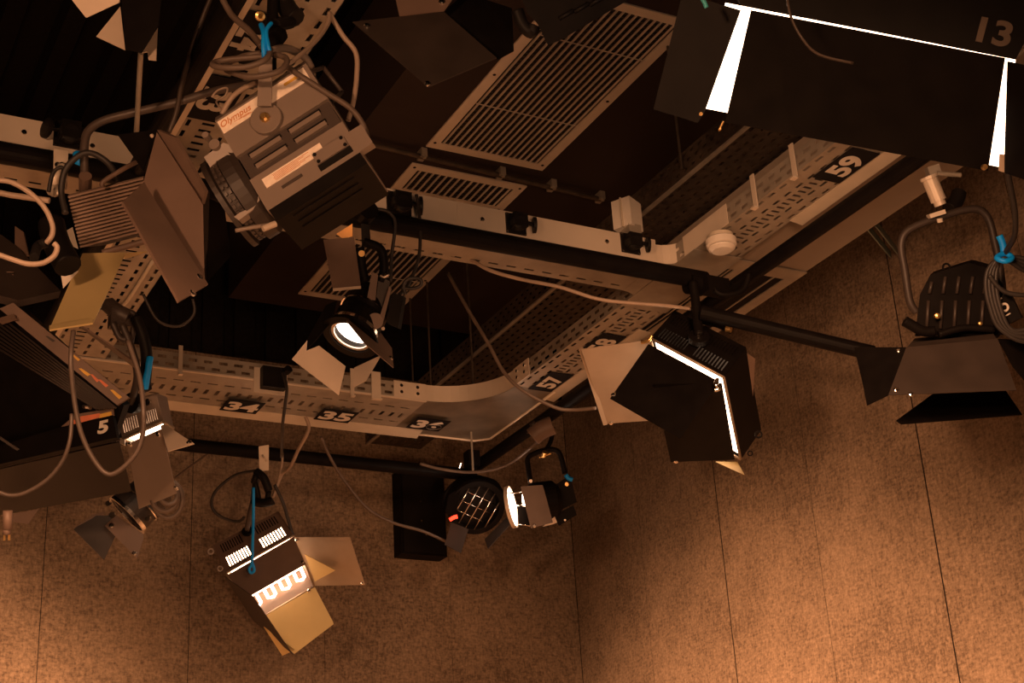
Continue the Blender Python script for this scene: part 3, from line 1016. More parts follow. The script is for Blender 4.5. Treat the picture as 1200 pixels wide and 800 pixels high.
# ---- soft light L: small, left, white hot slots
TL, TR = Q(144, 514, 5.34), Q(191, 494, 5.25)
yc = np.array([0.7604, 0.5583, 0.3316])
BR, BL = TR + FWD * 0.16 - UP * 0.03, TL + FWD * 0.16 - UP * 0.03
bTL, bTR = Q(136, 474, 5.36), Q(183, 461, 5.27)
dv = ((bTL - TL) + (bTR - TR)) / 2
Lh = softlight('narrow lit soft light with long grey flap, hanging left beside the number 5', TL, TR, BR, BL, bTL, bTR, BR + dv, BL + dv,
               [(0.07, 0.47, 0.14, 0.52), (0.58, 0.94, 0.14, 0.52)], 7, E_TUBE, 0, M_GREY, E_TUBE, panel=0.9)
leaf(Lh, M_GREY, [(149, 520, 5.31), (190, 502, 5.225), (207, 578, 5.36), (163, 596)], label='long grey front flap', knobs=((153, 520), (186, 508), (207, 571)))
leaf(Lh, M_PALE, [(188, 499, 5.245), (193, 497, 5.25), (228, 520, 5.15), (197, 529)], label='pale right flap', knobs=((222, 519),))
leaf(Lh, M_PALE, [(130, 514, 5.35), (146, 513, 5.34), (147, 522, 5.3), (140, 519)], label='pale left flap')
c = Q(174, 471, 5.27)
n = unit(np.cross(TR - TL, bTL - TL))
n = n if np.dot(n, CAM - c) > 0 else -n
MB().lathe(c, n, [(0, 0.012), (0.006, 0.012), (0.008, 0.005), (0.008, 0)], 12).build('screw', M_CHROME, Lh)
c = Q(158, 472, 5.27)
MB().lathe(c, n, [(-0.004, 0.036), (0.02, 0.036), (0.022, 0)], 20).build('pivot_disc', M_RUB, Lh)
y = MB()
y.tube([c + n * 0.02, Q(161, 440, 5.2), Q(153, 405, 5.2), Q(143, 380, 5.2)], 0.013, 8)
y.tube([Q(153, 405, 5.22), Q(158, 372, 5.25), Q(152, 365, 5.25)], 0.01, 8)
y.build('yoke_arm', M_LEAFD, Lh)
y = MB()
y.tube([Q(128, 358, 5.3), Q(138, 366, 5.25), Q(150, 372, 5.25)], 0.03, 8)
y.box(Q(142, 375, 5.25), 0.08, 0.05, 0.06)
y.tube([Q(132, 378, 5.2), Q(140, 395, 5.2), Q(148, 398, 5.2)], 0.012, 8)
y.build('clamp', M_LEAFD, Lh)
MB().tube([Q(158, 370, 5.2), Q(168, 395, 5.2), Q(172, 420, 5.2), Q(170, 450, 5.22), Q(172, 458, 5.22)], 0.02, 8).build('sleeve', M_RUB, Lh)
rope('safety_cord', [(176, 418, 5.18), (174, 430, 5.17), (172, 442, 5.17), (170, 455, 5.18)], 0.012, M_BLUE, 'blue safety cord above the narrow lit soft light', 'safety cord')
rope('safety_cord', [(140, 464, 5.15), (141, 470, 5.14), (144, 477, 5.14)], 0.014, M_BLUE, 'short blue cord tail below the stained strip end', 'safety cord')
# coil below
k = MB()
for i, (cx_, cy_, rx_, ry_, d_) in enumerate(((197, 585, 17, 24, 5.45), (193, 583, 15, 16, 5.43), (198, 580, 10, 10, 5.42))):
    k.tube([Q(cx_ + rx_ * math.cos(a_), cy_ + ry_ * math.sin(a_) * (0.9 + 0.1 * i), d_ + 0.01 * math.cos(a_)) for a_ in np.linspace(0, 2 * math.pi, 13)[:-1]], 0.009, 8, closed=True)
tag(k.build('cable_coil', M_CABR), 'coiled brown cable hanging behind the long grey flap', 'cable')


# ------------------------------------------------------------------ fresnel lamps
def frame_vec(dx, dy, dz):
    return unit(vec(dx, dy, dz))


# ---- big grey fresnel at the upper left
D1 = 4.30
s1 = FPX / D1
A1 = Q(252, 142, D1)
EX = frame_vec(-107, 68, 0)
EH = frame_vec(76, 122, -55)
EH = unit(EH - EX * np.dot(EH, EX))
EW = unit(np.cross(EX, EH))
if np.dot(EW, FWD) < 0:
    EW = -EW
WB = 0.28


def F1(u, v, w):                        # u forward, v down, w across from the near side
    return A1 + EX * u + EH * v + EW * w


LB = -0.305
big = thing('fresnel_light', F1(LB / 2, 0.2, 0.14), 'large grey box fresnel with printed plates, brown flaps and coiled cable, upper left', 'studio light', 'fresnel lamps')


def prism_sec(sec, u0, u1, name, material, parent):
    mb_ = MB()
    mb_.prism([F1(u0, v, w) for v, w in sec], EX * (u1 - u0))
    return mb_.build(name, material, parent)


prism_sec([(0, 0), (0.135, 0), (0.135, WB), (0, WB), (-0.05, WB - 0.06), (-0.05, 0.06)], LB, 0, 'upper_housing', M_GREY, big)
prism_sec([(0.135, 0.012), (0.22, 0.012), (0.22, WB - 0.012), (0.135, WB - 0.012)], LB + 0.004, -0.004, 'vent_band', M_GREYD, big)
prism_sec([(0.222, 0.0), (0.335, 0.0), (0.335, WB), (0.222, WB)], LB, 0, 'lower_housing', M_GREY, big)
prism_sec([(0.335, 0.0), (0.36, 0.03), (0.36, WB - 0.03), (0.335, WB)], LB + 0.004, -0.004, 'bottom_cover', M_BLACK, big)  # black colour stands in for the lamp's own shade underneath
o = MB()
for (u0, u1) in ((-0.05, -0.155), (-0.18, -0.285)):
    for v in (0.155, 0.193):
        pass
for k_, (u0, u1) in enumerate(((-0.035, -0.135), (-0.165, -0.265))):
    for v in (0.158, 0.195):
        o.box(F1((u0 + u1) / 2, v, 0.008), abs(u1 - u0), 0.014, 0.012, np.stack([EX, EH, EW], 1))
o.build('louvre', M_GREY, big)
o = MB()
for k_, (u0, u1) in enumerate(((-0.035, -0.135), (-0.165, -0.265))):
    for v in (0.147, 0.184):
        o.box(F1((u0 + u1) / 2, v, 0.0105), abs(u1 - u0) + 0.008, 0.010, 0.004, np.stack([EX, EH, EW], 1))
o.build('louvre_gap', M_RUB, big)
# bottom louvres
o = MB()
for w in (0.06, 0.10, 0.14):
    o.box(F1(-0.15, 0.361, w), 0.2, 0.004, 0.012, np.stack([EX, EH, EW], 1))
o.build('bottom_louvre', M_BLACK, big)
RF = np.stack([EX, EH, EW], 1)
# printed plates
o = MB()
o.box(F1(-0.148, 0.029, -0.001), 0.288, 0.044, 0.002, RF)
pl = o.build('name_plate', M_LABEL, big)
text_mesh('Olympus', 'lettering', M_INK, F1(-0.058, 0.026, -0.002), -EX, -EH, 0.026, pl, thick=0.0008, bold=0.01, shear=0.3, width=0.10)
o = MB()
for i in range(3):
    o.box(F1(-0.07 - 0.01 * i, 0.037 + i * 0.002, -0.0022), 0.05 - 0.01 * i, 0.0012, 0.0006, RF)
o.build('print_line', M_INK, pl)
MB().box(F1(-0.245, 0.023, -0.0022), 0.05, 0.009, 0.0006, RF).build('printed_mark', M_YEL, pl)
o = MB()
o.box(F1(-0.125, 0.258, -0.001), 0.19, 0.032, 0.002, RF)
pl = o.build('rating_plate', M_LABEL, big)
o = MB()
for i in range(6):
    o.box(F1(-0.12 + 0.008 * (i % 3), 0.248 + i * 0.004, -0.0022), 0.12 - 0.02 * (i % 3), 0.0013, 0.0006, RF)
o.build('print_line', M_INK, pl)
o = MB()
o.box(F1(-0.10, 0.298, -0.001), 0.066, 0.009, 0.003, RF)
o.build('finger_slot', M_GREYD, big)
o = MB()
o.box(F1(-0.235, 0.285, -0.006), 0.10, 0.036, 0.012, RF)
o.build('terminal_cover', M_GREY, big)
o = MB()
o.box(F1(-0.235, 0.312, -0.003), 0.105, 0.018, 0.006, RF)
o.build('terminal_shadow_strip', M_RUB, big)  # dark strip drawn as the shade below the terminal cover
o = MB()
for u, v in ((-0.192, 0.272), (-0.192, 0.297), (-0.278, 0.272), (-0.278, 0.297)):
    o.cyl(F1(u, v, -0.0125), F1(u, v, -0.0145), 0.0055, 10)
o.build('screw', M_RUB, big)
# pivot disc and yoke
pc = F1(-0.128, 0.092, -0.006)
MB().lathe(pc + EW * 0.006, -EW, [(0, 0.046), (0.016, 0.046), (0.018, 0.044), (0.018, 0)], 32).build('pivot_disc', M_GREY, big)
MB().lathe(pc - EW * 0.012, -EW, [(0, 0.014), (0.010, 0.014), (0.014, 0.008), (0.02, 0.008), (0.02, 0)], 8).build('pivot_bolt', M_BRASS, big)
o = MB()
yt = Q(312, 62, D1 - 0.02)
o.hexa([pc - EW * 0.018 + vec(-0.02, -0.03, 0), pc - EW * 0.018 + vec(0.02, -0.03, 0), yt + vec(0.018, 0, 0), yt + vec(-0.018, 0, 0),
        pc - EW * 0.022 + vec(-0.02, -0.03, 0), pc - EW * 0.022 + vec(0.02, -0.03, 0), yt + vec(0.018, 0, -0.006), yt + vec(-0.018, 0, -0.006)])
yt2 = F1(-0.128, 0.092, WB + 0.01)
o.tube([yt, yt + vec(0.05, -0.03, 0.1), yt + vec(0.10, 0.02, 0.22), yt2], 0.012, 8)
o.build('yoke', M_GREY, big)
o = MB()
o.tube([Q(317, 80, D1 + 0.05), Q(318, 40, D1 + 0.12), Q(320, 0, D1 + 0.2), Q(321, -30, D1 + 0.25)], 0.017, 10)
o.tube([Q(310, 62, D1 + 0.02), Q(326, 40, D1 + 0.1)], 0.03, 8)
o.build('hanger', M_BLACK, big)
o = MB()
o.tube([Q(330, -4, D1 + 0.25), Q(338, 12, D1 + 0.22), Q(347, 22, D1 + 0.2)], 0.03, 10)
o.cyl(Q(322, 30, D1 + 0.1), Q(340, 26, D1 + 0.2), 0.02, 10)
o.build('clamp_knob', M_RUB, big)
MB().lathe(Q(304, 19, D1 + 0.02), vec(0.3, 0.2, -1), [(0, 0.014), (0.02, 0.014), (0.022, 0.007), (0.03, 0)], 12).build('brass_stud', M_BRASS, big)
# rear handle bracket
o = MB()
hb = [Q(353, 88, D1 + 0.1), Q(379, 79, D1 + 0.16), Q(401, 108, D1 + 0.16), Q(388, 120, D1 + 0.1)]
for a_, b_ in zip(hb[:-1], hb[1:]):
    o.tube([a_, b_], 0.007, 6, False)
o.build('rear_bracket', M_GREYD, big)
o = MB()
o.box(F1(LB - 0.02, 0.30, 0.01), 0.04, 0.07, 0.03, RF)
o.build('rear_foot', M_GREY, big)
# lens barrel
LCc = F1(0, 0.17, WB / 2)
MB().lathe(LCc, EX, [(0, 0.135), (0.02, 0.145), (0.055, 0.145), (0.06, 0.125), (0.085, 0.125), (0.09, 0.14), (0.105, 0.14), (0.105, 0.11), (0.07, 0.10)], 40).build('lens_barrel', M_LEAFD, big)
o = MB()
for k_ in range(40):
    an = 2 * math.pi * k_ / 40
    for uu in (0.064, 0.078):
        o.box(LCc + EX * uu + 0.128 * (math.cos(an) * EH + math.sin(an) * EW), 0.008, 0.010, 0.010, np.stack([EX, -math.sin(an) * EH + math.cos(an) * EW, math.cos(an) * EH + math.sin(an) * EW], 1))
o.build('focus_gear', M_GREYD, big)
MB().lathe(LCc + EX * 0.07, EX, [(0, 0.10), (0.02, 0.06), (0.026, 0)], 32).build('lens', M_CHROME, big)
o = MB()
o.prism([Q(239, 184, D1 - 0.02), Q(262, 167, D1 - 0.02), Q(275, 172, D1 - 0.02), Q(277, 180, D1 - 0.02), Q(258, 186, D1 - 0.02), Q(246, 196, D1 - 0.02)], EW * 0.05)
o.build('focus_knob', M_GREY, big)
o = MB()
o.lathe(Q(254, 172, D1 - 0.01), -EW, [(0, 0.016), (0.02, 0.016), (0.02, 0)], 14)
o.lathe(Q(245, 163, D1 + 0.0), -EW, [(0, 0.01), (0.03, 0.01), (0.03, 0)], 10)
o.build('latch_pin', M_GREY, big)
o = MB()
o.prism([Q(274, 254, D1 - 0.06), Q(280, 258, D1 - 0.06), Q(296, 246, D1 - 0.06), Q(304, 234, D1 - 0.06), Q(302, 228, D1 - 0.06), Q(293, 236, D1 - 0.06), Q(288, 246, D1 - 0.06), Q(281, 249, D1 - 0.06)], EW * 0.03)
o.prism([Q(284, 228, D1 - 0.03), Q(297, 220, D1 - 0.03), Q(300, 225, D1 - 0.03), Q(287, 233, D1 - 0.03)], EW * 0.03)
o.build('scoop_bracket', M_GREY, big)
o = MB()
o.prism([Q(250, 182, D1 - 0.03), Q(266, 178, D1 - 0.03), Q(272, 183, D1 - 0.03), Q(257, 196, D1 - 0.03)], EW * 0.02)
o.build('top_tab', M_GREY, big)
MB().tube([Q(276, 270, D1 - 0.08), Q(297, 266, D1 - 0.08), Q(318, 263, D1 - 0.06)], 0.006, 8).build('control_rod', M_GREY, big)
MB().cyl(Q(308, 268, D1 - 0.09), Q(323, 262, D1 - 0.07), 0.009, 10).build('control_tip', M_PALE, big)
# barndoor frame and flaps
o = MB()
fr = [(186, 152, D1 + 0.02), (207, 161, D1 - 0.03), (242, 224, D1 - 0.08), (237, 243)]
leaf(big, M_LEAF, fr, 0.012, 'barndoor_frame')
leaf(big, M_LEAF, [(184, 155, D1 + 0.0), (238, 240, D1 - 0.11), (240, 334, D1 - 0.22), (168, 215)], 0.004, label='large upper brown flap')
leaf(big, M_LEAF, [(168, 214, D1 - 0.16), (143, 237, D1 - 0.30), (209, 354, D1 - 0.42), (243, 334), (176, 228)], 0.008, label='long narrow lower brown flap', knobs=((225, 344), (233, 325)))
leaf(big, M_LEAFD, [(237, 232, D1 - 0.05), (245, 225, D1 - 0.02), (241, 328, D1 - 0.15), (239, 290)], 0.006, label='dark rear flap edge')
leaf(big, M_BLACK, [(241, 232, D1 + 0.02), (262, 240, D1 + 0.10), (270, 300, D1 + 0.0), (243, 330)], 0.004, label='black far flap')
leaf(big, M_BLACK, [(138, 158, D1 + 0.10), (186, 152, D1 + 0.05), (168, 200, D1 + 0.0), (150, 175)], 0.004, label='black top flap')
MB().lathe(Q(178, 159, D1 - 0.02), -FWD, [(0, 0.006), (0.006, 0.004), (0.008, 0)], 10).build('flap_screw', M_PALE, big)

# cables and cords of the big fresnel
k = MB()
dd = D1 - 0.08
k.tube([Q(312, 66, dd), Q(285, 68, dd), Q(258, 71, dd), Q(249, 76, dd - 0.03), Q(262, 79, dd - 0.05), Q(290, 78, dd - 0.06), Q(312, 69, dd - 0.05), Q(317, 58, dd)], 0.0085, 10)
k.tube([Q(265, 82, dd), Q(290, 90, dd - 0.04), Q(320, 86, dd - 0.05), Q(334, 78, dd - 0.03), Q(335, 68, dd), Q(322, 64, dd + 0.02)], 0.0085, 10)
k.tube([Q(262, 76, dd + 0.02), Q(285, 66, dd + 0.06), Q(306, 62, dd + 0.06)], 0.0085, 10)
tag(k.build('cable_coil', M_CABR), 'coiled brown cable tied with blue cord above the large grey fresnel', 'cable')
rope('power_cable', [(333, 76, D1 - 0.05), (352, 89, D1 - 0.08), (380, 107, D1 - 0.08), (412, 128, D1 - 0.06), (428, 152, D1 - 0.05), (429, 170, D1 - 0.06), (420, 184, D1 - 0.04)], 0.0085, M_CABR,
     'thick brown cable curving over the printed plates into the fresnel terminal cover', seg=10)
rope('power_cable', [(386, 15, D1 + 0.3), (384, 28, D1 + 0.25), (370, 48, D1 + 0.15), (345, 70, D1), (333, 76, D1 - 0.02)], 0.007, M_CABG, 'beige cable rising from the coil to the top, left strand')
rope('power_cable', [(386, 16, D1 + 0.3), (402, 42, D1 + 0.3), (417, 62, D1 + 0.3), (418, 90, D1 + 0.28), (414, 120, D1 + 0.25), (408, 141, D1 + 0.22)], 0.008, M_CABG, 'beige cable hanging free with a loose end right of the fresnel')
rope('power_cable', [(258, -6, D1 + 0.1), (272, 18, D1 + 0.08), (292, 36, D1 + 0.02), (307, 55, D1 - 0.04)], 0.0095, M_CABR, 'thick brown cable coming from the top edge into the coil')
rope('power_cable', [(260, 134, D1 + 0.05), (272, 114, D1 + 0.05), (288, 102, D1 + 0.03), (305, 95, D1 + 0.0)], 0.008, M_CABG, 'beige cable end rising from the fresnel front corner')
rope('tie_wire', [(248, 114, D1 + 0.25), (255, 106, D1 + 0.25), (266, 103, D1 + 0.25), (264, 112, D1 + 0.25), (254, 118, D1 + 0.25), (256, 124, D1 + 0.22), (262, 130, D1 + 0.2)], 0.003, M_CABG, 'thin pale wire twisted round the bent yoke tube', 'wire')
k = MB()
k.tube([Q(306, 29, D1 - 0.05), Q(309, 38, D1 - 0.08), Q(309, 52, D1 - 0.10), Q(310, 68, D1 - 0.10)], 0.008, 8)
k.tube([Q(318, 27, D1 - 0.05), Q(312, 36, D1 - 0.08), Q(314, 52, D1 - 0.10), Q(316, 60, D1 - 0.10)], 0.006, 8)
tag(k.build('safety_cord', M_BLUE), 'bright blue cord tied round the cable coil above the large fresnel', 'safety cord')

# ---- ribbed lamp behind its flaps
D2 = 4.75
rb = thing('ribbed_light', Q(125, 250, D2), 'brown finned lamp head on a bent tube yoke, left of the large fresnel', 'studio light')
c00, c10, c11, c01 = Q(80, 228, D2), Q(168, 206, D2), Q(182, 268, D2 + 0.08), Q(95, 290, D2 + 0.08)
bk = vec(0.02, -0.02, 0.2)
MB().hexa([c00, c10, c11, c01, c00 + bk, c10 + bk, c11 + bk, c01 + bk]).build('body', M_LEAFD, rb)
o = MB()
N2 = unit(np.cross(c10 - c00, c01 - c00))
if np.dot(N2, FWD) > 0:
    N2 = -N2
nf = 15
for i in range(nf):
    v0 = (i + 0.1) / nf
    v1 = (i + 0.62) / nf
    a0, a1 = c00 + (c01 - c00) * v0, c10 + (c11 - c10) * v0
    b0, b1 = c00 + (c01 - c00) * v1, c10 + (c11 - c10) * v1
    o.hexa([a0, a1, b1, b0, a0 + N2 * 0.014, a1 + N2 * 0.014, b1 + N2 * 0.014, b0 + N2 * 0.014])
o.build('cooling_fin', mat('brown_fin', (0.27, 0.195, 0.155), 0.5, var=0.08), rb)
MB().tube([Q(100, 224, D2 + 0.05), Q(99, 200, D2 + 0.02), Q(99, 170, D2), Q(104, 153, D2 - 0.02), Q(122, 141, D2 - 0.03), Q(160, 131, D2 - 0.03), Q(210, 119, D2 - 0.02), Q(250, 107, D2 - 0.0), Q(300, 98, D2 + 0.05)], 0.0135, 10).build('yoke_tube', M_GREYD, rb)
MB().cyl(Q(100, 206, D2 + 0.0), Q(100, 226, D2 + 0.06), 0.02, 12).build('yoke_socket', M_LEAF, rb)
MB().tube([Q(120, 219, D2 - 0.05), Q(122, 212, D2 - 0.05), Q(148, 196, D2 - 0.03), Q(160, 190, D2)], 0.008, 8).build('latch_lever', M_LEAF, rb)
MB().tube([Q(120, 296, D2 - 0.02), Q(150, 288, D2 - 0.02), Q(175, 281, D2 - 0.02)], 0.01, 8).build('door_hinge', M_LEAF, rb)
leaf(rb, M_GOLD, [(97, 297, D2 - 0.05), (147, 296, D2 - 0.05), (130, 335, D2 - 0.18), (110, 377), (58, 386)], 0.003, label='shiny golden hanging flap')
leaf(rb, M_GOLD, [(58, 382, D2 - 0.34), (109, 374, D2 - 0.34), (109, 379, D2 - 0.36), (58, 387)], 0.006, 'leaf_lip')
leaf(rb, M_GOLD, [(120, 304, D2 - 0.02), (147, 297, D2 - 0.02), (172, 295, D2 + 0.02), (150, 302)], 0.003, label='narrow golden flap')

# steel clamp on the rail at the left
hc = thing('hook_clamp', Q(72, 195, 5.1), 'pale steel hook clamp gripping the pipe below the left socket', 'clamp')
MB().hexa([Q(63, 174, 5.12), Q(80, 177, 5.12), Q(79, 222, 5.08), Q(62, 220, 5.08), Q(63, 174, 5.135), Q(80, 177, 5.135), Q(79, 222, 5.095), Q(62, 220, 5.095)]).build('plate', M_ALU, hc)
o = MB()
o.tube([Q(74, 196, 5.06), Q(66, 206, 5.03), Q(62, 216, 5.03)], 0.018, 8)
o.tube([Q(61, 222, 5.04), Q(66, 224, 5.02), Q(68, 228, 5.02)], 0.022, 10)
o.build('hook', M_ALU, hc)
o = MB()
o.lathe(Q(68, 193, 5.1), -FWD, [(0, 0.012), (0.008, 0.009), (0.01, 0)], 12)
o.lathe(Q(73, 193, 5.1), -FWD, [(0, 0.012), (0.008, 0.009), (0.01, 0)], 12)
o.build('rivet', M_CHROME, hc)
rope('power_cable', [(57, 225, 4.95), (62, 203, 4.95), (72, 196, 4.95), (75, 205, 4.95), (73, 225, 4.95), (75, 250, 4.95)], 0.007, M_CABB, 'short black cable wound over the steel hook clamp')
rope('power_cable', [(77, 250, 4.7), (72, 225, 4.72), (76, 200, 4.72), (90, 184, 4.72), (105, 179, 4.72), (122, 187, 4.72), (133, 200, 4.74), (137, 212, 4.75)], 0.010, M_CABB, 'black cable arching over to the finned lamp head')
o = MB().tube([Q(90, 180, 4.9), Q(93, 188, 4.88), Q(92, 193, 4.88)], 0.014, 8).build('safety_cord', M_BLUE)
tag(o, 'small blue cord knot on the rail pipe left of the bent yoke tube', 'safety cord')
# black connectors and white gaffer tape
bc = thing('cable_connector', Q(75, 300, 4.5), 'black cable connector with white tape beside the golden flap', 'connector')
MB().tube([Q(60, 262, 4.55), Q(66, 285, 4.5), Q(80, 312, 4.45)], 0.04, 12).build('body', M_RUB, bc)
MB().hexa([Q(71, 274, 4.6), Q(85, 266, 4.6), Q(92, 292, 4.6), Q(76, 284, 4.6)] + [Q(71, 274, 4.63), Q(85, 266, 4.63), Q(92, 292, 4.63), Q(76, 284, 4.63)]).hexa(
    [Q(70, 313, 4.6), Q(88, 300, 4.6), Q(92, 318, 4.6), Q(74, 338, 4.6)] + [Q(70, 313, 4.63), Q(88, 300, 4.63), Q(92, 318, 4.63), Q(74, 338, 4.63)]).build('tape', M_CREAM, bc)

# ------------------------------------------------------------------ big left lamp (5)
D5 = 4.9
five = thing('flood_light', Q(60, 480, D5), 'huge dark flood light at the left edge with number 5 and a stained edge strip', 'studio light', 'large flood lights')
hp = quad_pts([(-60, 330, D5 + 0.1), (20, 360, D5 + 0.0), (145, 475, D5 - 0.1), (130, 520), (0, 546), (-80, 560)])
MB().prism(hp, FWD * 0.16 - RX * 0.02).build('housing', M_BLACK, five)
es = leaf(five, M_LEAF, [(0, 362, D5 - 0.03), (16, 355, D5 - 0.03), (152, 466, D5 - 0.12), (138, 475)], 0.012, 'edge_strip', label='stained beige edge strip')
st_ = [(100, 437, 14, 5, M_YEL), (112, 444, 10, 5, M_RED), (122, 450, 12, 5, M_RED), (137, 463, 14, 6, M_YEL), (60, 398, 12, 4, M_LEAFD), (90, 420, 10, 4, M_YEL)]
P_ = quad_pts([(0, 362, D5 - 0.03), (16, 355, D5 - 0.03), (152, 466, D5 - 0.12)])
n_ = unit(np.cross(P_[1] - P_[0], P_[2] - P_[0]))
n_ = n_ if np.dot(n_, CAM - P_[0]) > 0 else -n_
for (px, py, w_, h_, mm) in st_:
    q = [on_plane(px + dx, py + dy, P_[0], n_) + n_ * 0.0068 for dx, dy in ((-w_ / 2, -h_), (-w_ / 4, -h_), (w_ / 2, h_ * 0.4), (w_ / 4, h_ * 0.8), (0, h_ * 0.3))]
    MB().prism(q, n_ * 0.0006).build('stain', mm, es)
leaf(five, M_LEAF, [(0, 374, D5 - 0.05), (18, 369, D5 - 0.06), (19, 373, D5 - 0.07), (1, 379)], 0.014, 'catch')
o = MB()
for i in range(9):
    t_ = i / 8.0
    a0 = Q(2 - 14 * t_, 372 + 30 * t_, D5 - 0.035)
    a1 = Q(136 - 22 * t_, 478 + 1.5 * t_, D5 - 0.12)
    o.tube([a0, a1], 0.0035, 6, False)
o.build('louvre_blade', M_LEAFD, five)
q5 = leaf(five, M_LEAF, [(72, 500, D5 - 0.06), (90, 485, D5 - 0.07), (133, 478, D5 - 0.10), (134, 487)], 0.006, 'end_strip', label='stained pale end strip')
P_ = quad_pts([(72, 500, D5 - 0.06), (90, 485, D5 - 0.07), (133, 478, D5 - 0.10)])
n_ = unit(np.cross(P_[1] - P_[0], P_[2] - P_[0]))
n_ = n_ if np.dot(n_, CAM - P_[0]) > 0 else -n_
for poly, mm in (([(84, 494), (94, 488), (118, 484), (117, 489), (88, 497)], M_RED), ([(118, 485), (131, 482), (132, 487), (117, 490)], M_YEL)):
    MB().prism([on_plane(x_, y_, P_[0], n_) + n_ * 0.0035 for x_, y_ in poly], n_ * 0.0006).build('stain', mm, q5)
nb = leaf(five, M_BLACK, [(-70, 545, D5 + 0.02), (74, 502, D5 - 0.06), (134, 488, D5 - 0.10), (139, 514), (-70, 562)], 0.02, 'number_band')
P_ = quad_pts([(-70, 545, D5 + 0.02), (74, 502, D5 - 0.06), (134, 488, D5 - 0.10)])
n_ = unit(np.cross(P_[1] - P_[0], P_[2] - P_[0]))
n_ = n_ if np.dot(n_, CAM - P_[0]) > 0 else -n_
e_ = unit(P_[2] - P_[1])
text_mesh('5', 'numeral', M_NUM, on_plane(123, 502, P_[0], n_) + n_ * 0.0105, e_, np.cross(n_, e_), 0.048, nb, bold=0.04, width=0.036)
MB().tube([Q(-60, 559, D5 - 0.02), Q(0, 546, D5 - 0.05), Q(139, 514, D5 - 0.13)], 0.0045, 8, False).build('edge_bead', M_PALE, five)
leaf(five, M_BLACK, [(-60, 562, D5 - 0.02), (0, 549, D5 - 0.05), (140, 517, D5 - 0.13), (154, 575), (0, 603), (-60, 614)], 0.004, 'barndoor_leaf', label='black lower flap')
leaf(five, M_LEAF, [(14, 602, D5 + 0.2), (46, 596, D5 + 0.2), (33, 614, D5 + 0.2), (15, 611)], 0.004, 'barndoor_leaf', label='small pale flap corner')
leaf(five, M_LEAFD, [(-4, 512, D5 - 0.06), (0, 511, D5 - 0.06), (31, 531, D5 - 0.06), (28, 533)], 0.006, 'brace')
MB().cyl(Q(34, 529, D5 - 0.06), Q(38, 526, D5 - 0.07), 0.006, 8).build('rivet', M_CHROME, five)
leaf(five, M_LEAF, [(70, 365, D5 + 0.12), (88, 376, D5 + 0.08), (160, 425, D5 + 0.0), (159, 431)], 0.005, 'rear_rail')
k = MB()
k.cyl(Q(98, 476, D5 - 0.12), Q(101, 477, D5 - 0.13), 0.006, 8)
k.cyl(Q(103, 477, D5 - 0.12), Q(106, 478, D5 - 0.13), 0.006, 8)
k.build('rivet', M_CHROME, five)
# neighbouring dark lamp back, with small louvres
leaf(five, M_LEAFD, [(-40, 250, D5 + 0.25), (18, 292, D5 + 0.2), (70, 345, D5 + 0.1), (20, 356), (-40, 340)], 0.03, 'rear_housing')
leaf(five, M_LEAF, [(18, 265, D5 + 0.26), (28, 272, D5 + 0.24), (34, 300, D5 + 0.2), (18, 300)], 0.006, 'rear_bracket')
o = MB()
for i in range(9):
    o.tube([Q(-4, 318 + i * 3, D5 + 0.06), Q(16, 319 + i * 3, D5 + 0.06)], 0.0018, 5, False)
o.build('louvre', M_LEAF, five)
# plug with two pins
pg = thing('plug', Q(8, 612, 3.75), 'brown two pin plug hanging at the left edge under the flood light', 'plug')
MB().tube([Q(9, 598, 3.75), Q(9, 620, 3.75)], 0.012, 10).build('body', M_LEAF, pg)
MB().cyl(Q(5, 624, 3.75), Q(5, 633, 3.75), 0.003, 8).build('pin', M_BRASS, pg)
MB().cyl(Q(11, 624, 3.75), Q(11, 633, 3.75), 0.003, 8).build('pin', M_BRASS, pg)
MB().tube([Q(8, 618, 3.75), Q(8, 626, 3.75)], 0.010, 10).build('collar', M_LEAF, pg)

# cables at the left
rope('power_cable', [(-8, 211, 3.6), (12, 213, 3.6), (34, 225, 3.6), (52, 243, 3.6), (61, 262, 3.6), (61, 275, 3.6), (54, 285, 3.6)], 0.0065, M_CABG, 'upper beige cable curving in from the left edge and down')
rope('power_cable', [(-8, 224, 3.9), (10, 228, 3.9), (30, 231, 3.9), (58, 235, 3.9)], 0.008, M_CABG, 'straight beige cable behind the upper curved one at the left edge')
rope('power_cable', [(-8, 296, 3.5), (12, 303, 3.5), (32, 309, 3.5), (50, 308, 3.5), (63, 300, 3.5), (67, 290, 3.5), (63, 285, 3.5)], 0.0065, M_CABG, 'lower beige cable sagging in from the left edge and hooking up')
MB_ = MB().tube([Q(54, 284, 3.6), Q(44, 289, 3.6), Q(40, 302, 3.55)], 0.012, 8).build('cable_connector', M_RUB)
tag(MB_, 'black in-line connector at the end of the upper curved beige cable', 'connector')
rope('power_cable', [(86, 388, 3.55), (83, 420, 3.5), (86, 460, 3.5), (93, 500, 3.5), (105, 530, 3.5), (122, 553, 3.5), (137, 553, 3.5), (158, 533, 3.5), (167, 510, 3.5), (168, 480, 3.5), (163, 440, 3.55), (150, 400, 3.6)], 0.006, M_CABK,
     'long brown cable hanging in a loop in front of the number 5')
rope('power_cable', [(84, 485, 3.52), (82, 515, 3.5), (73, 540, 3.5), (55, 562, 3.5), (30, 577, 3.5), (10, 580, 3.5), (-8, 573, 3.5)], 0.005, M_CABK, 'thin brown cable drooping across the black lower flap to the left edge')
rope('power_cable', [(248, -5, 4.75), (238, 20, 4.75), (225, 55, 4.75), (214, 95, 4.72), (207, 130, 4.7), (198, 155, 4.7)], 0.008, M_CABK, 'brown cable running along the left pipe beside the sideways numbered tray')
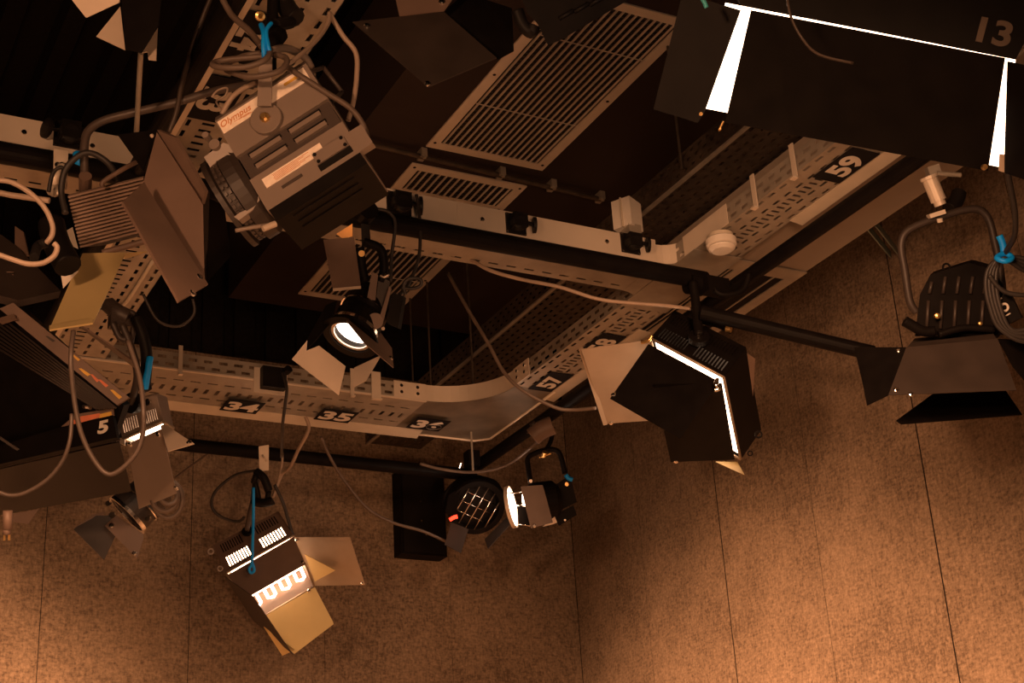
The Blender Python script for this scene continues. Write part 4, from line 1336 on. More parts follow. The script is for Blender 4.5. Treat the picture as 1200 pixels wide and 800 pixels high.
rope('power_cable', [(168, 345, 6.2), (185, 375, 6.2), (210, 382, 6.2), (227, 368, 6.2), (226, 350, 6.2)], 0.006, M_CABB, 'dark cable loop in the shadow below the long brown flap')

# ------------------------------------------------------------------ glowing round lamp G
DG = 5.65
sg = FPX / DG
GN = frame_vec(-0.33, 0.73, -0.60)
gc = Q(412, 392, DG)
g = thing('fresnel_light', gc, 'glowing round fresnel with four pale and brown flaps in the middle of the grid', 'studio light', 'fresnel lamps')
MB().lathe(gc - GN * 0.22, GN, [(0, 0.05), (0.02, 0.08), (0.10, 0.09), (0.12, 0.083), (0.14, 0.09), (0.19, 0.092), (0.22, 0.088), (0.22, 0.076), (0.15, 0.07)], 36).build('housing', M_BLACK, g)
MB().ring(gc - GN * 0.02, GN, 0.097, 0.086, 0.014, 36).build('front_ring', M_CHROME, g)
MB().ring(gc - GN * 0.115, GN, 0.0925, 0.084, 0.004, 36).build('chrome_band', M_CHROME, g)
MB().lathe(gc - GN * 0.03, GN, [(0, 0.076), (0.004, 0.074), (0.014, 0.05), (0.018, 0)], 32).build('lens', E_LENS, g)
MB().ring(gc + GN * 0.004, GN, 0.080, 0.069, 0.006, 36).build('lens_rim', M_PALE, g)
leaf(g, M_LEAF, [(406, 376, DG - 0.12), (427, 402, DG - 0.16), (461, 431, DG - 0.12), (459, 408), (443, 386), (429, 372)], 0.003, label='brown upper right flap', knobs=((457, 420),))
leaf(g, M_BLACK, [(395, 352, DG + 0.02), (388, 378, DG - 0.03), (359, 411, DG - 0.02), (360, 398), (382, 358)], 0.003, label='black left flap')
leaf(g, M_PALE, [(374, 405, DG - 0.09), (405, 429, DG - 0.13), (397, 463, DG - 0.16), (342, 421), (360, 399), (359, 411)], 0.003, label='pale lower left flap')
leaf(g, M_PALE, [(415, 431, DG - 0.13), (447, 416, DG - 0.10), (429, 446, DG - 0.16), (414, 454)], 0.003, label='pale lower right flap')
MB().ring(gc + GN * 0.012, GN, 0.112, 0.081, 0.008, 36).build('barndoor_frame', M_BLACK, g)
o = MB()
o.hexa([Q(436, 318, DG), Q(443, 322, DG), Q(440, 352, DG), Q(430, 350, DG)] + [Q(436, 318, DG + .02), Q(443, 322, DG + .02), Q(440, 352, DG + .02), Q(430, 350, DG + .02)])
o.hexa([Q(456, 335, DG), Q(459, 338, DG), Q(449, 378, DG), Q(444, 374, DG)] + [Q(456, 335, DG + .02), Q(459, 338, DG + .02), Q(449, 378, DG + .02), Q(444, 374, DG + .02)])
o.build('yoke_arm', M_LEAF, g)
o = MB()
o.hexa([Q(444, 322, DG + .02), Q(457, 330, DG + .02), Q(452, 362, DG + .02), Q(440, 356, DG + .02)] + [Q(444, 322, DG + .06), Q(457, 330, DG + .06), Q(452, 362, DG + .06), Q(440, 356, DG + .06)])
o.build('yoke_plate', M_LEAFD, g)
MB().hexa([Q(460, 343, DG), Q(473, 347, DG), Q(466, 384, DG), Q(453, 378, DG)] + [Q(462, 343, DG + .08), Q(476, 349, DG + .08), Q(470, 386, DG + .08), Q(456, 380, DG + .08)]).build('switch_box', M_BLACK, g)
MB().lathe(Q(440, 376, DG - .02), -FWD, [(0, 0.03), (0.014, 0.03), (0.014, 0)], 20).build('tilt_knob', M_LEAF, g)
MB().cyl(Q(447, 383, DG - 0.02), Q(449, 385, DG - 0.04), 0.007, 8).build('bolt', M_CHROME, g)
o = MB()
o.hexa([Q(423, 262, DG + .05), Q(433, 263, DG + .05), Q(435, 290, DG + .05), Q(424, 289, DG + .05)] + [Q(423, 262, DG + .09), Q(433, 263, DG + .09), Q(435, 290, DG + .09), Q(424, 289, DG + .09)])
o.tube([Q(427, 284, DG + .03), Q(446, 292, DG + .03), Q(450, 315, DG + .03), Q(446, 330, DG + .03)], 0.018, 8)
o.tube([Q(421, 290, DG), Q(424, 315, DG), Q(428, 330, DG)], 0.02, 8)
o.lathe(Q(426, 252, DG + .08), (0, -1, 0), [(0, 0.04), (0.05, 0.04), (0.05, 0)], 16)
o.build('clamp', M_BLACK, g)
MB().lathe(Q(424, 297, DG - .03), -FWD, [(0, 0.012), (0.008, 0.012), (0.008, 0)], 12).build('clamp_bolt', M_BRASS, g)
MB().tube([Q(446, 322, DG - .02), Q(450, 324, DG - .02), Q(455, 321, DG - .02)], 0.008, 8).build('clip', M_CHROME, g)
# flag above it
fl = thing('flag', Q(400, 308, DG - 0.05), 'small brown rectangular flag hanging above the glowing round fresnel', 'flag')
leaf(fl, M_LEAF, [(379, 281, DG - 0.03), (415, 278, DG - 0.03), (423, 337, DG - 0.08), (390, 340)], 0.004, 'panel')
leaf(fl, M_PALE, [(390, 338, DG - 0.082), (423, 335, DG - 0.082), (423, 338, DG - 0.085), (390, 341)], 0.005, 'lower_lip')
leaf(fl, M_GEL, [(394, 274, DG + 0.02), (413, 262, DG + 0.02), (413, 277, DG + 0.02), (402, 280)], 0.003, 'gel_scrap', label='orange gel scrap')
rope('power_cable', [(488, 228, DG + 0.25), (492, 262, DG + 0.2), (491, 300, DG + 0.15), (480, 330, DG + 0.1), (468, 345, DG + 0.05)], 0.007, M_CABB, 'dark cable hanging from the left middle socket, right strand of two')
rope('power_cable', [(440, 245, DG + 0.1), (455, 248, DG + 0.1), (463, 262, DG + 0.1), (459, 300, DG + 0.08), (458, 330, DG + 0.05)], 0.007, M_CABB, 'dark cable looping over the rail pipe beside the clamp, left strand')
rope('power_cable', [(475, 345, DG), (473, 333, DG), (480, 326, DG), (492, 327, DG), (493, 334, DG), (484, 338, DG), (470, 337, DG)], 0.007, M_CABB, 'small black cable loop above the switch box of the round fresnel')

# ------------------------------------------------------------------ small dark fresnel, left bottom
D6 = 5.75
d6 = thing('fresnel_light', Q(150, 600, D6), 'small unlit fresnel with chrome front ring and two dark flaps, below the long grey flap', 'studio light', 'fresnel lamps')
N6 = frame_vec(-0.62, 0.62, -0.35)
c6 = Q(150, 602, D6)
MB().lathe(c6 - N6 * 0.17, N6, [(0, 0.05), (0.02, 0.075), (0.10, 0.08), (0.11, 0.085), (0.17, 0.088), (0.17, 0.07), (0.12, 0.06)], 32).build('housing', M_LEAFD, d6)
MB().ring(c6, N6, 0.095, 0.082, 0.014, 36).build('front_ring', M_CHROME, d6)
MB().ring(c6 - N6 * 0.06, N6, 0.092, 0.083, 0.005, 36).build('chrome_band', M_CHROME, d6)
MB().lathe(c6 - N6 * 0.03, N6, [(0, 0.07), (0.012, 0.05), (0.016, 0)], 28).build('lens', M_WHITE, d6)
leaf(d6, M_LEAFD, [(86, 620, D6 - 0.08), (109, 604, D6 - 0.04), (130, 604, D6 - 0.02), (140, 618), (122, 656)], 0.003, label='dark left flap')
leaf(d6, M_LEAF, [(123, 616, D6 - 0.06), (136, 603, D6 - 0.04), (168, 626, D6 - 0.06), (168, 632), (161, 654)], 0.003, label='brown front flap', knobs=((131, 616), (158, 648)))
leaf(d6, M_LEAF, [(86, 619, D6 - 0.081), (109, 603, D6 - 0.041), (122, 599, D6 - 0.02), (124, 601), (110, 606)], 0.004, 'leaf_lip')
o = MB()
o.lathe(Q(132, 603, D6 - 0.08), -FWD, [(0, 0.012), (0.01, 0.012), (0.01, 0)], 10)
o.lathe(Q(128, 589, D6 - 0.05), -FWD, [(0, 0.010), (0.02, 0.010), (0.02, 0)], 10)
o.lathe(Q(174, 607, D6 - 0.05), -FWD, [(0, 0.012), (0.02, 0.010), (0.02, 0)], 10)
o.build('latch', M_CHROME, d6)
o = MB()
o.tube([Q(171, 607, D6 + 0.02), Q(182, 604, D6 + 0.03), Q(190, 595, D6 + 0.05), Q(188, 575, D6 + 0.08), Q(180, 552, D6 + 0.1), Q(160, 540, D6 + 0.12)], 0.012, 8)
o.build('yoke', M_LEAFD, d6)

# ------------------------------------------------------------------ right lamp R with tube yoke
DR = 5.65
r_ = thing('fresnel_light', Q(1120, 380, DR), 'black finned lamp on a tube yoke by the right wall with wide dark flaps', 'studio light', 'fresnel lamps')
o = MB()
sec = [(1072, 394), (1078, 345), (1090, 322), (1135, 308), (1158, 314), (1172, 330), (1176, 392)]
fr_ = [Q(x_, y_, DR - 0.05) for x_, y_ in sec]
bk_ = [Q(x_ + 4, y_ - 4, DR + 0.22) for x_, y_ in sec]
n_s = len(sec)
o.add(fr_ + bk_, [tuple(range(n_s)), tuple(range(2 * n_s - 1, n_s - 1, -1))] + [(i, i + n_s, (i + 1) % n_s + n_s, (i + 1) % n_s) for i in range(n_s)])
o.build('housing', M_BLACK, r_)
o = MB()
for i in range(5):
    x_ = 1086 + i * 16
    o.tube([Q(x_, 385, DR - 0.055), Q(x_ + 2, 352, DR - 0.055)], 0.007, 6, False)
    o.tube([Q(x_ + 3, 344, DR - 0.055), Q(x_ + 6, 326 - (2 if 0 < i < 4 else -4), DR - 0.055)], 0.007, 6, False)
o.build('cooling_fin', M_LEAFD, r_)
eyelet(r_, Q(1109, 313, DR + 0.05), FWD, 0.017, M_BLACK)
o = MB()
o.hexa([Q(1067, 402, DR - .1), Q(1164, 391, DR - .1), Q(1168, 397, DR - .14), Q(1063, 407, DR - .14)] + [Q(1072, 396, DR + .2), Q(1168, 387, DR + .2), Q(1172, 393, DR + .2), Q(1070, 402, DR + .2)])
o.build('barndoor_frame', M_LEAFD, r_)
o = MB()
o.tube([Q(1060, 376, DR - .08), Q(1070, 382, DR - .08), Q(1082, 388, DR - .08), Q(1095, 388, DR - .08)], 0.02, 8)
o.tube([Q(1100, 392, DR - .09), Q(1130, 384, DR - .09), Q(1165, 386, DR - .09)], 0.014, 8)
o.build('latch', M_BLACK, r_)
o = MB()
o.lathe(Q(1098, 370, DR - 0.09), -FWD, [(0, 0.012), (0.012, 0.010), (0.015, 0)], 12)
o.lathe(Q(1148, 379, DR - 0.09), -FWD, [(0, 0.008), (0.012, 0.007), (0.014, 0)], 12)
o.build('knob', M_BRASS, r_)
leaf(r_, M_LEAFD, [(1062, 407, DR - .14), (1169, 397, DR - .14), (1191, 457, DR - .30), (1041, 463)], 0.003, label='wide brown front flap', knobs=((1050, 457), (1067, 462)))
leaf(r_, M_BLACK, [(1001, 407, DR - .02), (1062, 407, DR - .12), (1041, 463, DR - .28), (1016, 475), (1011, 450)], 0.003, label='black left flap', knobs=((1053, 412),))
leaf(r_, M_BLACK, [(1094, 461, DR + .05), (1178, 457, DR + .05), (1198, 486, DR - .08), (1056, 497), (1050, 493)], 0.003, label='black lower flap')
leaf(r_, M_BLACK, [(1169, 397, DR - .1), (1187, 430, DR - .15), (1230, 480, DR - .2), (1230, 400)], 0.003, label='black right flap')
o = MB()
o.tube([Q(1074, 366, DR), Q(1066, 352, DR), Q(1060, 315, DR), Q(1056, 290, DR), Q(1060, 274, DR), Q(1075, 264, DR), Q(1100, 255, DR), Q(1130, 246, DR), Q(1148, 246, DR), Q(1159, 258, DR), Q(1166, 285, DR), Q(1172, 315, DR), Q(1176, 350, DR)], 0.0145, 10)
o.build('yoke', M_LEAFD, r_)
o = MB()
o.lathe(Q(1088, 206, DR), Q(1102, 240, DR) - Q(1088, 206, DR), [(0, 0.034), (0.012, 0.034), (0.014, 0.029), (0.10, 0.029), (0.10, 0.022), (0.118, 0.022)], 20)
o.build('spigot', M_ALU, r_)
R_ = np.stack([unit(vec(0.95, -0.3, 0)), unit(vec(0.3, 0.95, 0)), FWD], 1)
MB().box(Q(1097, 251, DR - .02), 0.06, 0.016, 0.045, R_).lathe(Q(1101, 256, DR - .02), vec(0.2, 1, 0), [(0, 0.011), (0.015, 0.011), (0.015, 0)], 8).build('spigot_plate', M_ALU, r_)
o = MB()
o.box(Q(1093, 199, DR + .02), 0.045, 0.03, 0.05, R_)
o.build('socket_block', M_GALV, r_)
MB().cyl(Q(1098, 203, DR - .02), Q(1126, 205, DR - .02), 0.009, 10).build('tommy_bar', M_GALV, r_)
o = MB()
o.tube([Q(1112, 245, DR + .1), Q(1120, 236, DR + .12), Q(1124, 226, DR + .14)], 0.03, 8)
o.build('wing_knob', M_RUB, r_)
sw = MB().hexa([Q(1165, 352, DR - .16), Q(1183, 342, DR - .16), Q(1197, 372, DR - .16), Q(1181, 380, DR - .16)] + [Q(1167, 352, DR - .11), Q(1185, 342, DR - .11), Q(1199, 372, DR - .11), Q(1183, 380, DR - .11)]).build('switch_box', M_RUB, r_)
sc_ = Q(1177, 360, DR - .165)
MB().ring(sc_, -FWD, 0.017, 0.009, 0.003, 20).build('switch_ring', M_NUM, sw)
o = MB()
o.tube([Q(1168, 352, DR - .165), Q(1174, 349, DR - .165)], 0.003, 6, False)
o.tube([Q(1177, 371, DR - .165), Q(1184, 367, DR - .165)], 0.003, 6, False)
o.build('switch_mark', M_NUM, sw)
k = MB()
for i in range(4):
    k.tube([Q(1176, 302, DR - .2 - .01 * i), Q(1160 + 3 * i, 312, DR - .2), Q(1155 + 4 * i, 332, DR - .2), Q(1160 + 4 * i, 360, DR - .2), Q(1172 + 4 * i, 385, DR - .2), Q(1205, 400 - 5 * i, DR - .2), Q(1240, 370, DR - .2), Q(1235, 320, DR - .2), Q(1205, 304 + i * 5, DR - .2)], 0.0085, 8, closed=True)
k.tube([Q(1159, 322, DR - .22), Q(1172, 338, DR - .22), Q(1190, 345, DR - .22), Q(1230, 346, DR - .22)], 0.0085, 8)
tag(k.build('cable_coil', M_CABB), 'coiled dark cable hanging at the right edge beside the finned lamp', 'cable')
rope('power_cable', [(1178, 150, 5.0), (1181, 200, 5.1), (1189, 245, 5.2), (1189, 275, 5.3), (1180, 293, 5.4), (1176, 302, 5.45)], 0.010, M_CABB, 'dark cable dropping from the glowing flood light to the coil at the right edge')
o = MB()
o.tube([Q(1171, 276, DR - .22), Q(1175, 286, DR - .22), Q(1177, 300, DR - .22)], 0.013, 8)
o.tube([Q(1168, 302, DR - .25), Q(1178, 306, DR - .27), Q(1186, 302, DR - .25), Q(1178, 297, DR - .23)], 0.01, 8, closed=True)
tag(o.build('safety_cord', M_BLUE), 'blue cord tied round the dark coil at the right edge', 'safety cord')

# ------------------------------------------------------------------ corner lamps
DP = 8.45
p_ = thing('spot_light', Q(560, 595, DP), 'round unlit spot with bright wire grid across its lens, near the room corner', 'studio light', 'corner spot lights')
NP = frame_vec(0.25, 0.30, -0.92)
pc = Q(559, 595, DP)
MB().lathe(pc - NP * 0.24, NP, [(0, 0.06), (0.03, 0.11), (0.12, 0.15), (0.22, 0.165), (0.24, 0.16), (0.24, 0.13), (0.20, 0.12)], 36).build('housing', M_BLACK, p_)
MB().lathe(pc - NP * 0.05, NP, [(0, 0.13), (0.01, 0.10), (0.015, 0)], 32).build('lens', M_RUB, p_)
o = MB()
U1 = frame_vec(0.45, -0.9, 0)
U1 = unit(U1 - NP * np.dot(U1, NP))
U2 = np.cross(NP, U1)
for k_ in range(5):
    a_ = -0.10 + 0.05 * k_
    h_ = math.sqrt(max(0.0, 0.13 ** 2 - a_ ** 2))
    o.tube([pc + U2 * a_ - U1 * h_, pc + U2 * a_ + U1 * h_], 0.0045, 6, False)
for k_ in range(3):
    a_ = -0.06 + 0.06 * k_
    h_ = math.sqrt(max(0.0, 0.13 ** 2 - a_ ** 2))
    o.tube([pc + U1 * a_ - U2 * h_ + NP * -0.01, pc + U1 * a_ + U2 * h_ - NP * 0.01], 0.0028, 6, False)
o.build('wire_grid', M_CHROME, p_)
leaf(p_, M_LEAFD, [(529, 612, DP - .1), (549, 620, DP - .12), (540, 648, DP - .2), (521, 638)], 0.004, label='dark lower left flap')
leaf(p_, M_LEAFD, [(568, 632, DP - .1), (596, 604, DP - .1), (600, 612, DP - .2), (572, 643)], 0.004, label='dark lower right flap')
leaf(p_, M_BLACK, [(526, 580, DP - .05), (541, 570, DP - .05), (533, 610, DP - .12), (522, 600)], 0.004, label='black left flap')
o = MB()
o.tube([Q(525, 600, DP + .05), Q(522, 580, DP + .1), Q(540, 562, DP + .12), Q(557, 560, DP + .12), Q(580, 566, DP + .1), Q(590, 585, DP + .05)], 0.016, 8)
o.tube([Q(555, 562, DP + .12), Q(553, 540, DP + .12)], 0.025, 8)
o.box(Q(553, 538, DP + .1), 0.07, 0.07, 0.09)
o.build('yoke', M_BLACK, p_)
o = MB()
o.lathe(Q(543, 571, DP - .02), -FWD, [(0, 0.016), (0.01, 0.014), (0.01, 0)], 12)
o.cyl(Q(538, 548, DP), Q(540, 542, DP), 0.008, 8)
o.build('bolt', M_CHROME, p_)
MB().tube([Q(527, 609, DP - .2), Q(532, 606, DP - .2), Q(536, 605, DP - .2)], 0.011, 8).build('pilot_light', E_LED, p_)

DL = 8.0
l_ = thing('spot_light', Q(635, 590, DL), 'lit spot in the corner with a bright edge-on leaf and brown front flap', 'studio light', 'corner spot lights')
leaf(l_, M_LEAF, [(610, 570, DL - .1), (636, 568, DL - .1), (648, 612, DL - .14), (622, 619)], 0.004, label='brown front flap', knobs=((626, 616),))
NL = frame_vec(-0.97, 0.10, -0.22)
lc = Q(612, 590, DL)
MB().lathe(Q(655, 584, DL + .05), NL, [(0, 0.07), (0.03, 0.10), (0.14, 0.10), (0.16, 0.09), (0.16, 0.07)], 28).build('housing', M_BLACK, l_)
MB().lathe(Q(617, 588, DL + .05), NL, [(0, 0.075), (0.012, 0.05), (0.016, 0)], 28).build('lens', E_LENS, l_)
MB().lathe(Q(597, 594, DL + .02), frame_vec(0.96, -0.22, -0.16), [(0, 0.105), (0.008, 0.105), (0.008, 0)], 32).build('glowing_leaf_disc', E_LENS, l_)  # barndoor leaf lit by the lens, its brightness given as emission
MB().ring(Q(599, 594, DL + .02), frame_vec(0.96, -0.22, -0.16), 0.112, 0.104, 0.02, 32).build('disc_rim', M_PALE, l_)
MB().tube([Q(592, 578, DL), Q(606, 577, DL), Q(620, 572, DL)], 0.004, 6).build('wire_arm', M_CHROME, l_)
MB().tube([Q(604, 592, DL), Q(615, 592, DL)], 0.004, 6, False).build('wire_arm', M_CHROME, l_)
MB().tube([Q(608, 614, DL), Q(622, 616, DL)], 0.004, 6, False).build('wire_arm', M_CHROME, l_)
leaf(l_, M_BLACK, [(606, 593, DL - .02), (617, 593, DL - .02), (621, 615, DL - .04), (607, 614)], 0.004, label='black rear flap')
leaf(l_, M_PALE, [(636, 617, DL - .02), (650, 605, DL - .02), (653, 612, DL - .02), (648, 614)], 0.004, label='pale lower flap')
o = MB()
o.hexa([Q(645, 572, DL + .05), Q(668, 556, DL + .05), Q(676, 588, DL + .05), Q(652, 600, DL + .05)] + [Q(645, 572, DL + .2), Q(668, 556, DL + .2), Q(676, 588, DL + .2), Q(652, 600, DL + .2)])
o.hexa([Q(648, 604, DL + .05), Q(672, 592, DL + .05), Q(676, 603, DL + .05), Q(655, 616, DL + .05)] + [Q(648, 604, DL + .18), Q(672, 592, DL + .18), Q(676, 603, DL + .18), Q(655, 616, DL + .18)])
o.build('rear_housing', M_BLACK, l_)
o = MB()
o.lathe(Q(653, 572, DL + .04), -FWD, [(0, 0.014), (0.006, 0.012), (0.006, 0)], 10)
o.lathe(Q(664, 567, DL + .04), -FWD, [(0, 0.012), (0.006, 0.010), (0.006, 0)], 10)
o.build('label_dot', M_BRASS, l_)
o = MB()
o.lathe(Q(650, 601, DL + .03), -FWD, [(0, 0.007), (0.006, 0.006), (0.006, 0)], 10)
o.lathe(Q(662, 609, DL + .03), -FWD, [(0, 0.007), (0.006, 0.006), (0.006, 0)], 10)
o.lathe(Q(622, 563, DL - .02), -FWD, [(0, 0.009), (0.02, 0.009), (0.02, 0)], 10)
o.build('bolt', M_CHROME, l_)
o = MB()
o.tube([Q(622, 565, DL), Q(619, 548, DL + .03), Q(620, 535, DL + .05), Q(640, 527, DL + .06), Q(655, 530, DL + .06), Q(662, 555, DL + .05)], 0.014, 8)
o.tube([Q(640, 527, DL + .06), Q(646, 515, DL + .08), Q(648, 500, DL + .1)], 0.012, 8)
o.build('yoke', M_BLACK, l_)
MB().lathe(Q(637, 535, DL), vec(0.3, -1, -.5), [(0, 0.012), (0.03, 0.016), (0.03, 0)], 10).tube([Q(632, 536, DL), Q(638, 534, DL), Q(646, 531, DL)], 0.005, 6).build('wing_nut', M_BRASS, l_)
o = MB().tube([Q(663, 556, DL), Q(666, 560, DL), Q(671, 562, DL)], 0.012, 8).build('safety_cord', M_BLUE)
tag(o, 'small blue cord on the lit spot in the room corner', 'safety cord')
# clamp block on the right pipe above the corner
ck = thing('hook_clamp', Q(634, 503, 8.0), 'brown pipe clamp on the right pipe just above the corner lamps', 'clamp')
MB().tube([Q(624, 512, 7.9), Q(634, 504, 7.9), Q(648, 498, 7.9)], 0.05, 10).build('jaw', M_LEAF, ck)
MB().tube([Q(622, 500, 7.9), Q(628, 496, 7.9)], 0.02, 8).build('bolt', M_LEAFD, ck)

# ------------------------------------------------------------------ big glowing flood light (13)
D13 = 3.35
th13 = thing('flood_light', Q(1000, 60, D13), 'huge black flood light at the upper right, glowing at its edges, numbered 13', 'studio light', 'large flood lights')
big_m = [(845, -60, D13 + .15), (1260, -60, D13 + .0), (1190, 70, D13 - .02), (868, 6)]
hp = quad_pts(big_m)
nb = MB().prism(hp, FWD * 0.20 + UP * 0.08).build('housing', M_RUB, th13)
P_ = quad_pts(big_m[:3])
n_ = unit(np.cross(P_[1] - P_[0], P_[2] - P_[0]))
n_ = n_ if np.dot(n_, CAM - P_[0]) > 0 else -n_
e_ = unit(on_plane(1186, 44, P_[0], n_) - on_plane(1146, 36, P_[0], n_))
text_mesh('13', 'numeral', mat('dim_numeral', (0.17, 0.13, 0.10), 0.6), on_plane(1166, 38, P_[0], n_) + n_ * 0.0008, e_, np.cross(n_, e_), 0.060, nb, bold=0.03, width=0.072)
pan = [(850, 4, D13 + .12), (1190, 70, D13 + .02), (1178, 196, D13 + .20), (826, 126)]
leaf(th13, E_BIG, pan, 0.006, 'light_panel')
leaf(th13, M_BLACK, [(880, 12, D13 + .05), (1178, 68, D13 - .05), (1158, 200, D13 + .05), (850, 143)], 0.004, 'barndoor_leaf', label='wide black front flap')
leaf(th13, M_BLACK, [(800, -8, D13 + .10), (868, 12, D13 + .05), (826, 130, D13 + .10), (818, 144), (766, 128)], 0.004, 'barndoor_leaf', label='black left flap')
leaf(th13, M_BLACK, [(1181, 72, D13 - .06), (1260, 90, D13 - .2), (1260, 230, D13 - .1), (1177, 202)], 0.004, 'barndoor_leaf', label='black right flap')
o = MB()
o.lathe(Q(1153, 196, D13 + .02), -FWD, [(0, 0.007), (0.01, 0.006), (0.01, 0)], 10)
o.lathe(Q(821, 134, D13 + .06), -FWD, [(0, 0.004), (0.01, 0.004), (0.01, 0)], 8)
o.build('leaf_screw', M_BRASS, th13)
o = MB()
o.hexa([Q(1171, 180, D13 - .02), Q(1177, 181, D13 - .02), Q(1177, 202, D13 - .0), Q(1170, 200, D13 - .0)] + [Q(1171, 180, D13 + .01), Q(1177, 181, D13 + .01), Q(1177, 202, D13 + .03), Q(1170, 200, D13 + .03)])
o.build('hinge', M_PALE, th13)
o = MB()
o.tube([Q(845, 150, D13 + .05), Q(843, 152, D13 + .05), Q(848, 142, D13 + .05)], 0.003, 6)
o.build('hook', M_BRASS, th13)
rope('power_cable', [(922, -5, D13 - .08), (927, 20, D13 - .1), (940, 45, D13 - .12), (960, 64, D13 - .12), (1000, 74, D13 - .12)], 0.003, M_CABK, 'thin brown cable hanging across the black flap of the flood light')
o = MB().tube([Q(820, -6, D13 - .03), Q(825, 2, D13 - .03), Q(828, 9, D13 - .03)], 0.005, 8).build('safety_cord', mat('teal_cord', (0.05, 0.34, 0.36), 0.5))
tag(o, 'teal cord end at the top edge beside the glowing flood light', 'safety cord')

# ------------------------------------------------------------------ lamps cut by the top edge
DT = 4.4
tl = thing('fresnel_light', Q(140, -10, DT), 'black lamp cut by the top edge showing three pale flap corners', 'studio light', 'fresnel lamps')
leaf(tl, M_PALE, [(78, -8, DT), (142, -8, DT - .02), (140, 3, DT - .02), (101, 21)], 0.003, label='pale flap with two free edges')
leaf(tl, M_PALE, [(113, 43, DT - .05), (141, 8, DT), (147, 59, DT - .08)], 0.003, label='pale triangular flap')
leaf(tl, M_PALE, [(166, 62, DT - .02), (185, 27, DT + .05), (183, 71, DT - .05), (174, 70), (173, 61)], 0.003, label='pale narrow flap corner')
leaf(tl, M_BLACK, [(142, -8, DT - .03), (190, -8, DT - .03), (186, 30, DT - .06), (166, 62), (147, 58)], 0.004, label='black flap')
rod = MB().cyl(Q(165, 62, DT + .02), Q(160, 155, DT + .3), 0.008, 10).build('hanger_rod', M_GALV)
tag(rod, 'thin pale steel rod hanging below the pale flap corners at the top left', 'rod')

DC = 4.6
tc_ = thing('fresnel_light', Q(520, 10, DC), 'unlit lamp with a wide dark triangular flap left of the long grille', 'studio light', 'fresnel lamps')
leaf(tc_, M_LEAFD, [(413, 26, DC), (520, 14, DC + .05), (582, 68, DC - .1), (502, 102)], 0.003, label='dark triangular flap', knobs=((430, 31), (501, 99)))
leaf(tc_, M_LEAF, [(462, -8, DC + .1), (536, -8, DC + .1), (519, 15, DC + .06), (468, 19)], 0.003, label='tan upper flap', knobs=((518, 3),))
leaf(tc_, M_BLACK, [(520, 14, DC + .12), (545, -8, DC + .2), (600, 10, DC + .2), (602, 60), (583, 70)], 0.003, label='black right flap')
tb = thing('fresnel_light', Q(660, 0, DC), 'black lamp body cut by the top edge covering the upper left of the long grille', 'studio light', 'fresnel lamps')
o = MB()
sec = [(604, -20), (618, 15), (630, 28), (642, 53), (655, 48), (740, -2), (750, -20)]
fr_ = [Q(x_, y_, DC - .1) for x_, y_ in sec]
bk_ = [Q(x_, y_ - 10, DC + .15) for x_, y_ in sec]
n_s = len(sec)
o.add(fr_ + bk_, [tuple(range(n_s)), tuple(range(2 * n_s - 1, n_s - 1, -1))] + [(i, i + n_s, (i + 1) % n_s + n_s, (i + 1) % n_s) for i in range(n_s)])
o.build('housing', M_BLACK, tb)
o = MB()
for i in range(4):
    o.tube([Q(655 + 18 * i, 22 - 8 * i, DC - .105), Q(672 + 18 * i, 12 - 8 * i, DC - .105)], 0.006, 6, False)
o.build('louvre', M_RUB, tb)
o = MB()
o.tube([Q(606, 12, DC - .05), Q(612, 28, DC - .05), Q(622, 38, DC - .05), Q(626, 30, DC - .05)], 0.02, 8)
o.build('latch', M_RUB, tb)

# ------------------------------------------------------------------ loose cables across the grid
rope('power_cable', [(537, 296, 6.35), (555, 306, 6.32), (575, 317, 6.3), (610, 327, 6.28), (655, 336, 6.26), (700, 350, 6.26), (740, 355, 6.28), (780, 358, 6.3), (810, 362, 6.35)], 0.008, M_CABG,
     'beige cable slung from the socket rail to the clamp of the dark soft light')
rope('power_cable', [(525, 320, 6.9), (548, 362, 6.8), (572, 402, 6.7), (590, 435, 6.65), (612, 457, 6.6), (650, 477, 6.6), (672, 480, 6.6), (698, 478, 6.55)], 0.008, M_CABR,
     'brown cable hanging from the duct over number 57 with a pale loose end')
rope('power_cable', [(376, 512, 8.0), (388, 538, 8.1), (405, 565, 8.15), (430, 595, 8.2), (460, 612, 8.25), (495, 622, 8.3), (522, 634, 8.35)], 0.0085, M_CABR, 'brown cable sagging across the back wall in front of the black speaker')
rope('power_cable', [(358, 488, 7.6), (362, 500, 7.6), (358, 512, 7.6), (350, 526, 7.7), (340, 547, 8.0), (330, 556, 8.1), (320, 582, 8.1)], 0.009, M_CABG, 'beige cable dropping from the tray edge between numbers 34 and 35')
rope('power_cable', [(332, 437, 7.15), (336, 455, 7.1), (334, 475, 7.1), (331, 500, 7.15), (330, 535, 7.4)], 0.008, M_CABB, 'black cable hanging from the square plate socket across the tray')
rope('power_cable', [(492, 543, 8.3), (520, 550, 8.3), (555, 553, 8.3), (590, 546, 8.2), (615, 530, 8.1), (640, 508, 8.0)], 0.009, M_CABR, 'brown cable sagging from the back pipe up to the pipe clamp')
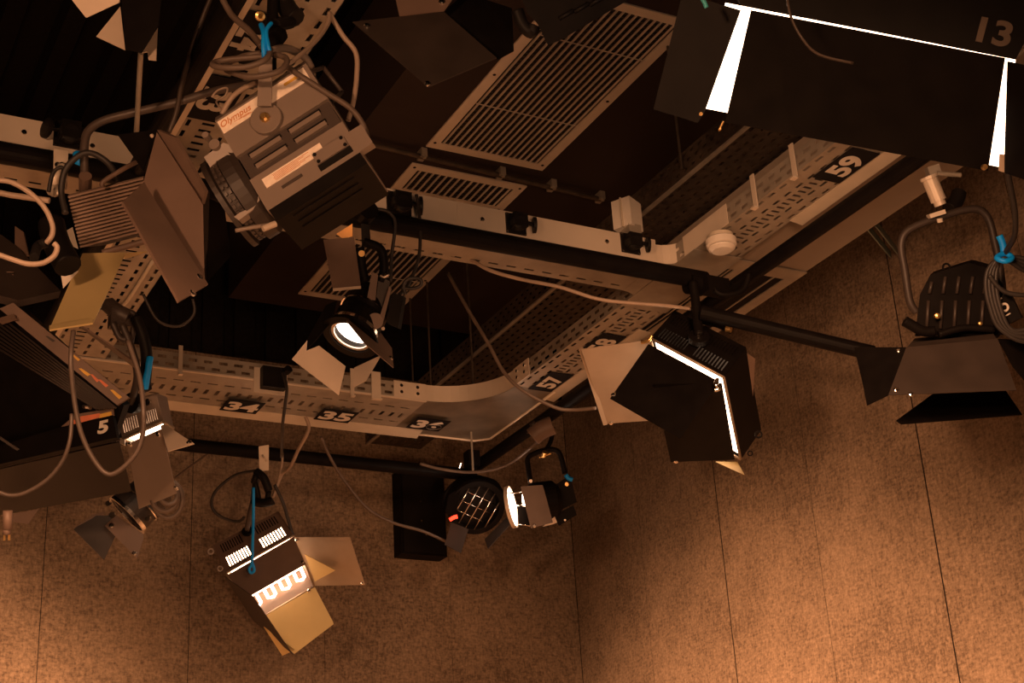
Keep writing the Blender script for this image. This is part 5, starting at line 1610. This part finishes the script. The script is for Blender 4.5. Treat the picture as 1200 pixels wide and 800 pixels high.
rope('power_cable', [(205, 560, 8.2), (225, 545, 8.2), (245, 530, 8.2), (258, 515, 8.15), (265, 505, 8.1)], 0.006, M_CABR, 'thin brown cable rising behind the back pipe left of the hook clamp')

# ------------------------------------------------------------------ light
W_ = bpy.data.worlds.new('studio_air')
W_.use_nodes = True
W_.node_tree.nodes['Background'].inputs['Color'].default_value = (1.0, 0.6, 0.4, 1)
W_.node_tree.nodes['Background'].inputs['Strength'].default_value = 0.0
SC.world = W_
WARM = (1.0, 0.475, 0.232)


def spot(name, loc, target, power, radius, angle, blend=0.6, col=WARM):
    l = bpy.data.lights.new(name, 'SPOT')
    l.energy = power
    l.color = col
    l.shadow_soft_size = radius
    l.spot_size = math.radians(angle)
    l.spot_blend = blend
    o = bpy.data.objects.new(name, l)
    COL.objects.link(o)
    o.location = loc
    d = Vector(target) - Vector(loc)
    o.rotation_euler = d.to_track_quat('-Z', 'Y').to_euler()
    return o


spot('unseen_spot', (-0.5, -1.5, 4.4), (1.4, 2.8, 0.0), 2300, 0.15, 70)  # unseen spot, added so the floor bounces light upward
spot('unseen_spot', (-1.9, 0.3, 2.7), (2.0, 4.2, 4.0), 460, 0.22, 62, 0.9)
spot('unseen_spot', (0.6, -1.0, 0.9), (1.5, 4.8, 3.3), 420, 0.25, 46, 0.9)  # low front spot out of view, added to lift dark surfaces
spot('unseen_spot', (2.2, 1.6, 0.5), (0.6, 8.28, 1.5), 10500, 0.2, 42, 1.0)  # added near the floor, out of view, to brighten the back wall
spot('flood_beam', Q(1010, 120, D13 + 0.45), (4.9, 6.4, 2.2), 200, 0.22, 100, 0.8)
spot('unseen_spot', (-1.6, 5.2, 0.8), (4.9, 6.2, 1.25), 6200, 0.2, 50, 1.0)  # unseen side spot added to brighten mainly the right wall

# ------------------------------------------------------------------ output look
SC.view_settings.view_transform = 'Standard'
SC.view_settings.look = 'None'
SC.view_settings.exposure = 0.0
SC.view_settings.gamma = 1.0
SC.view_settings.use_curve_mapping = False
SC.cycles.use_denoising = True
SC.cycles.max_bounces = 8
SC.cycles.sample_clamp_indirect = 6.0
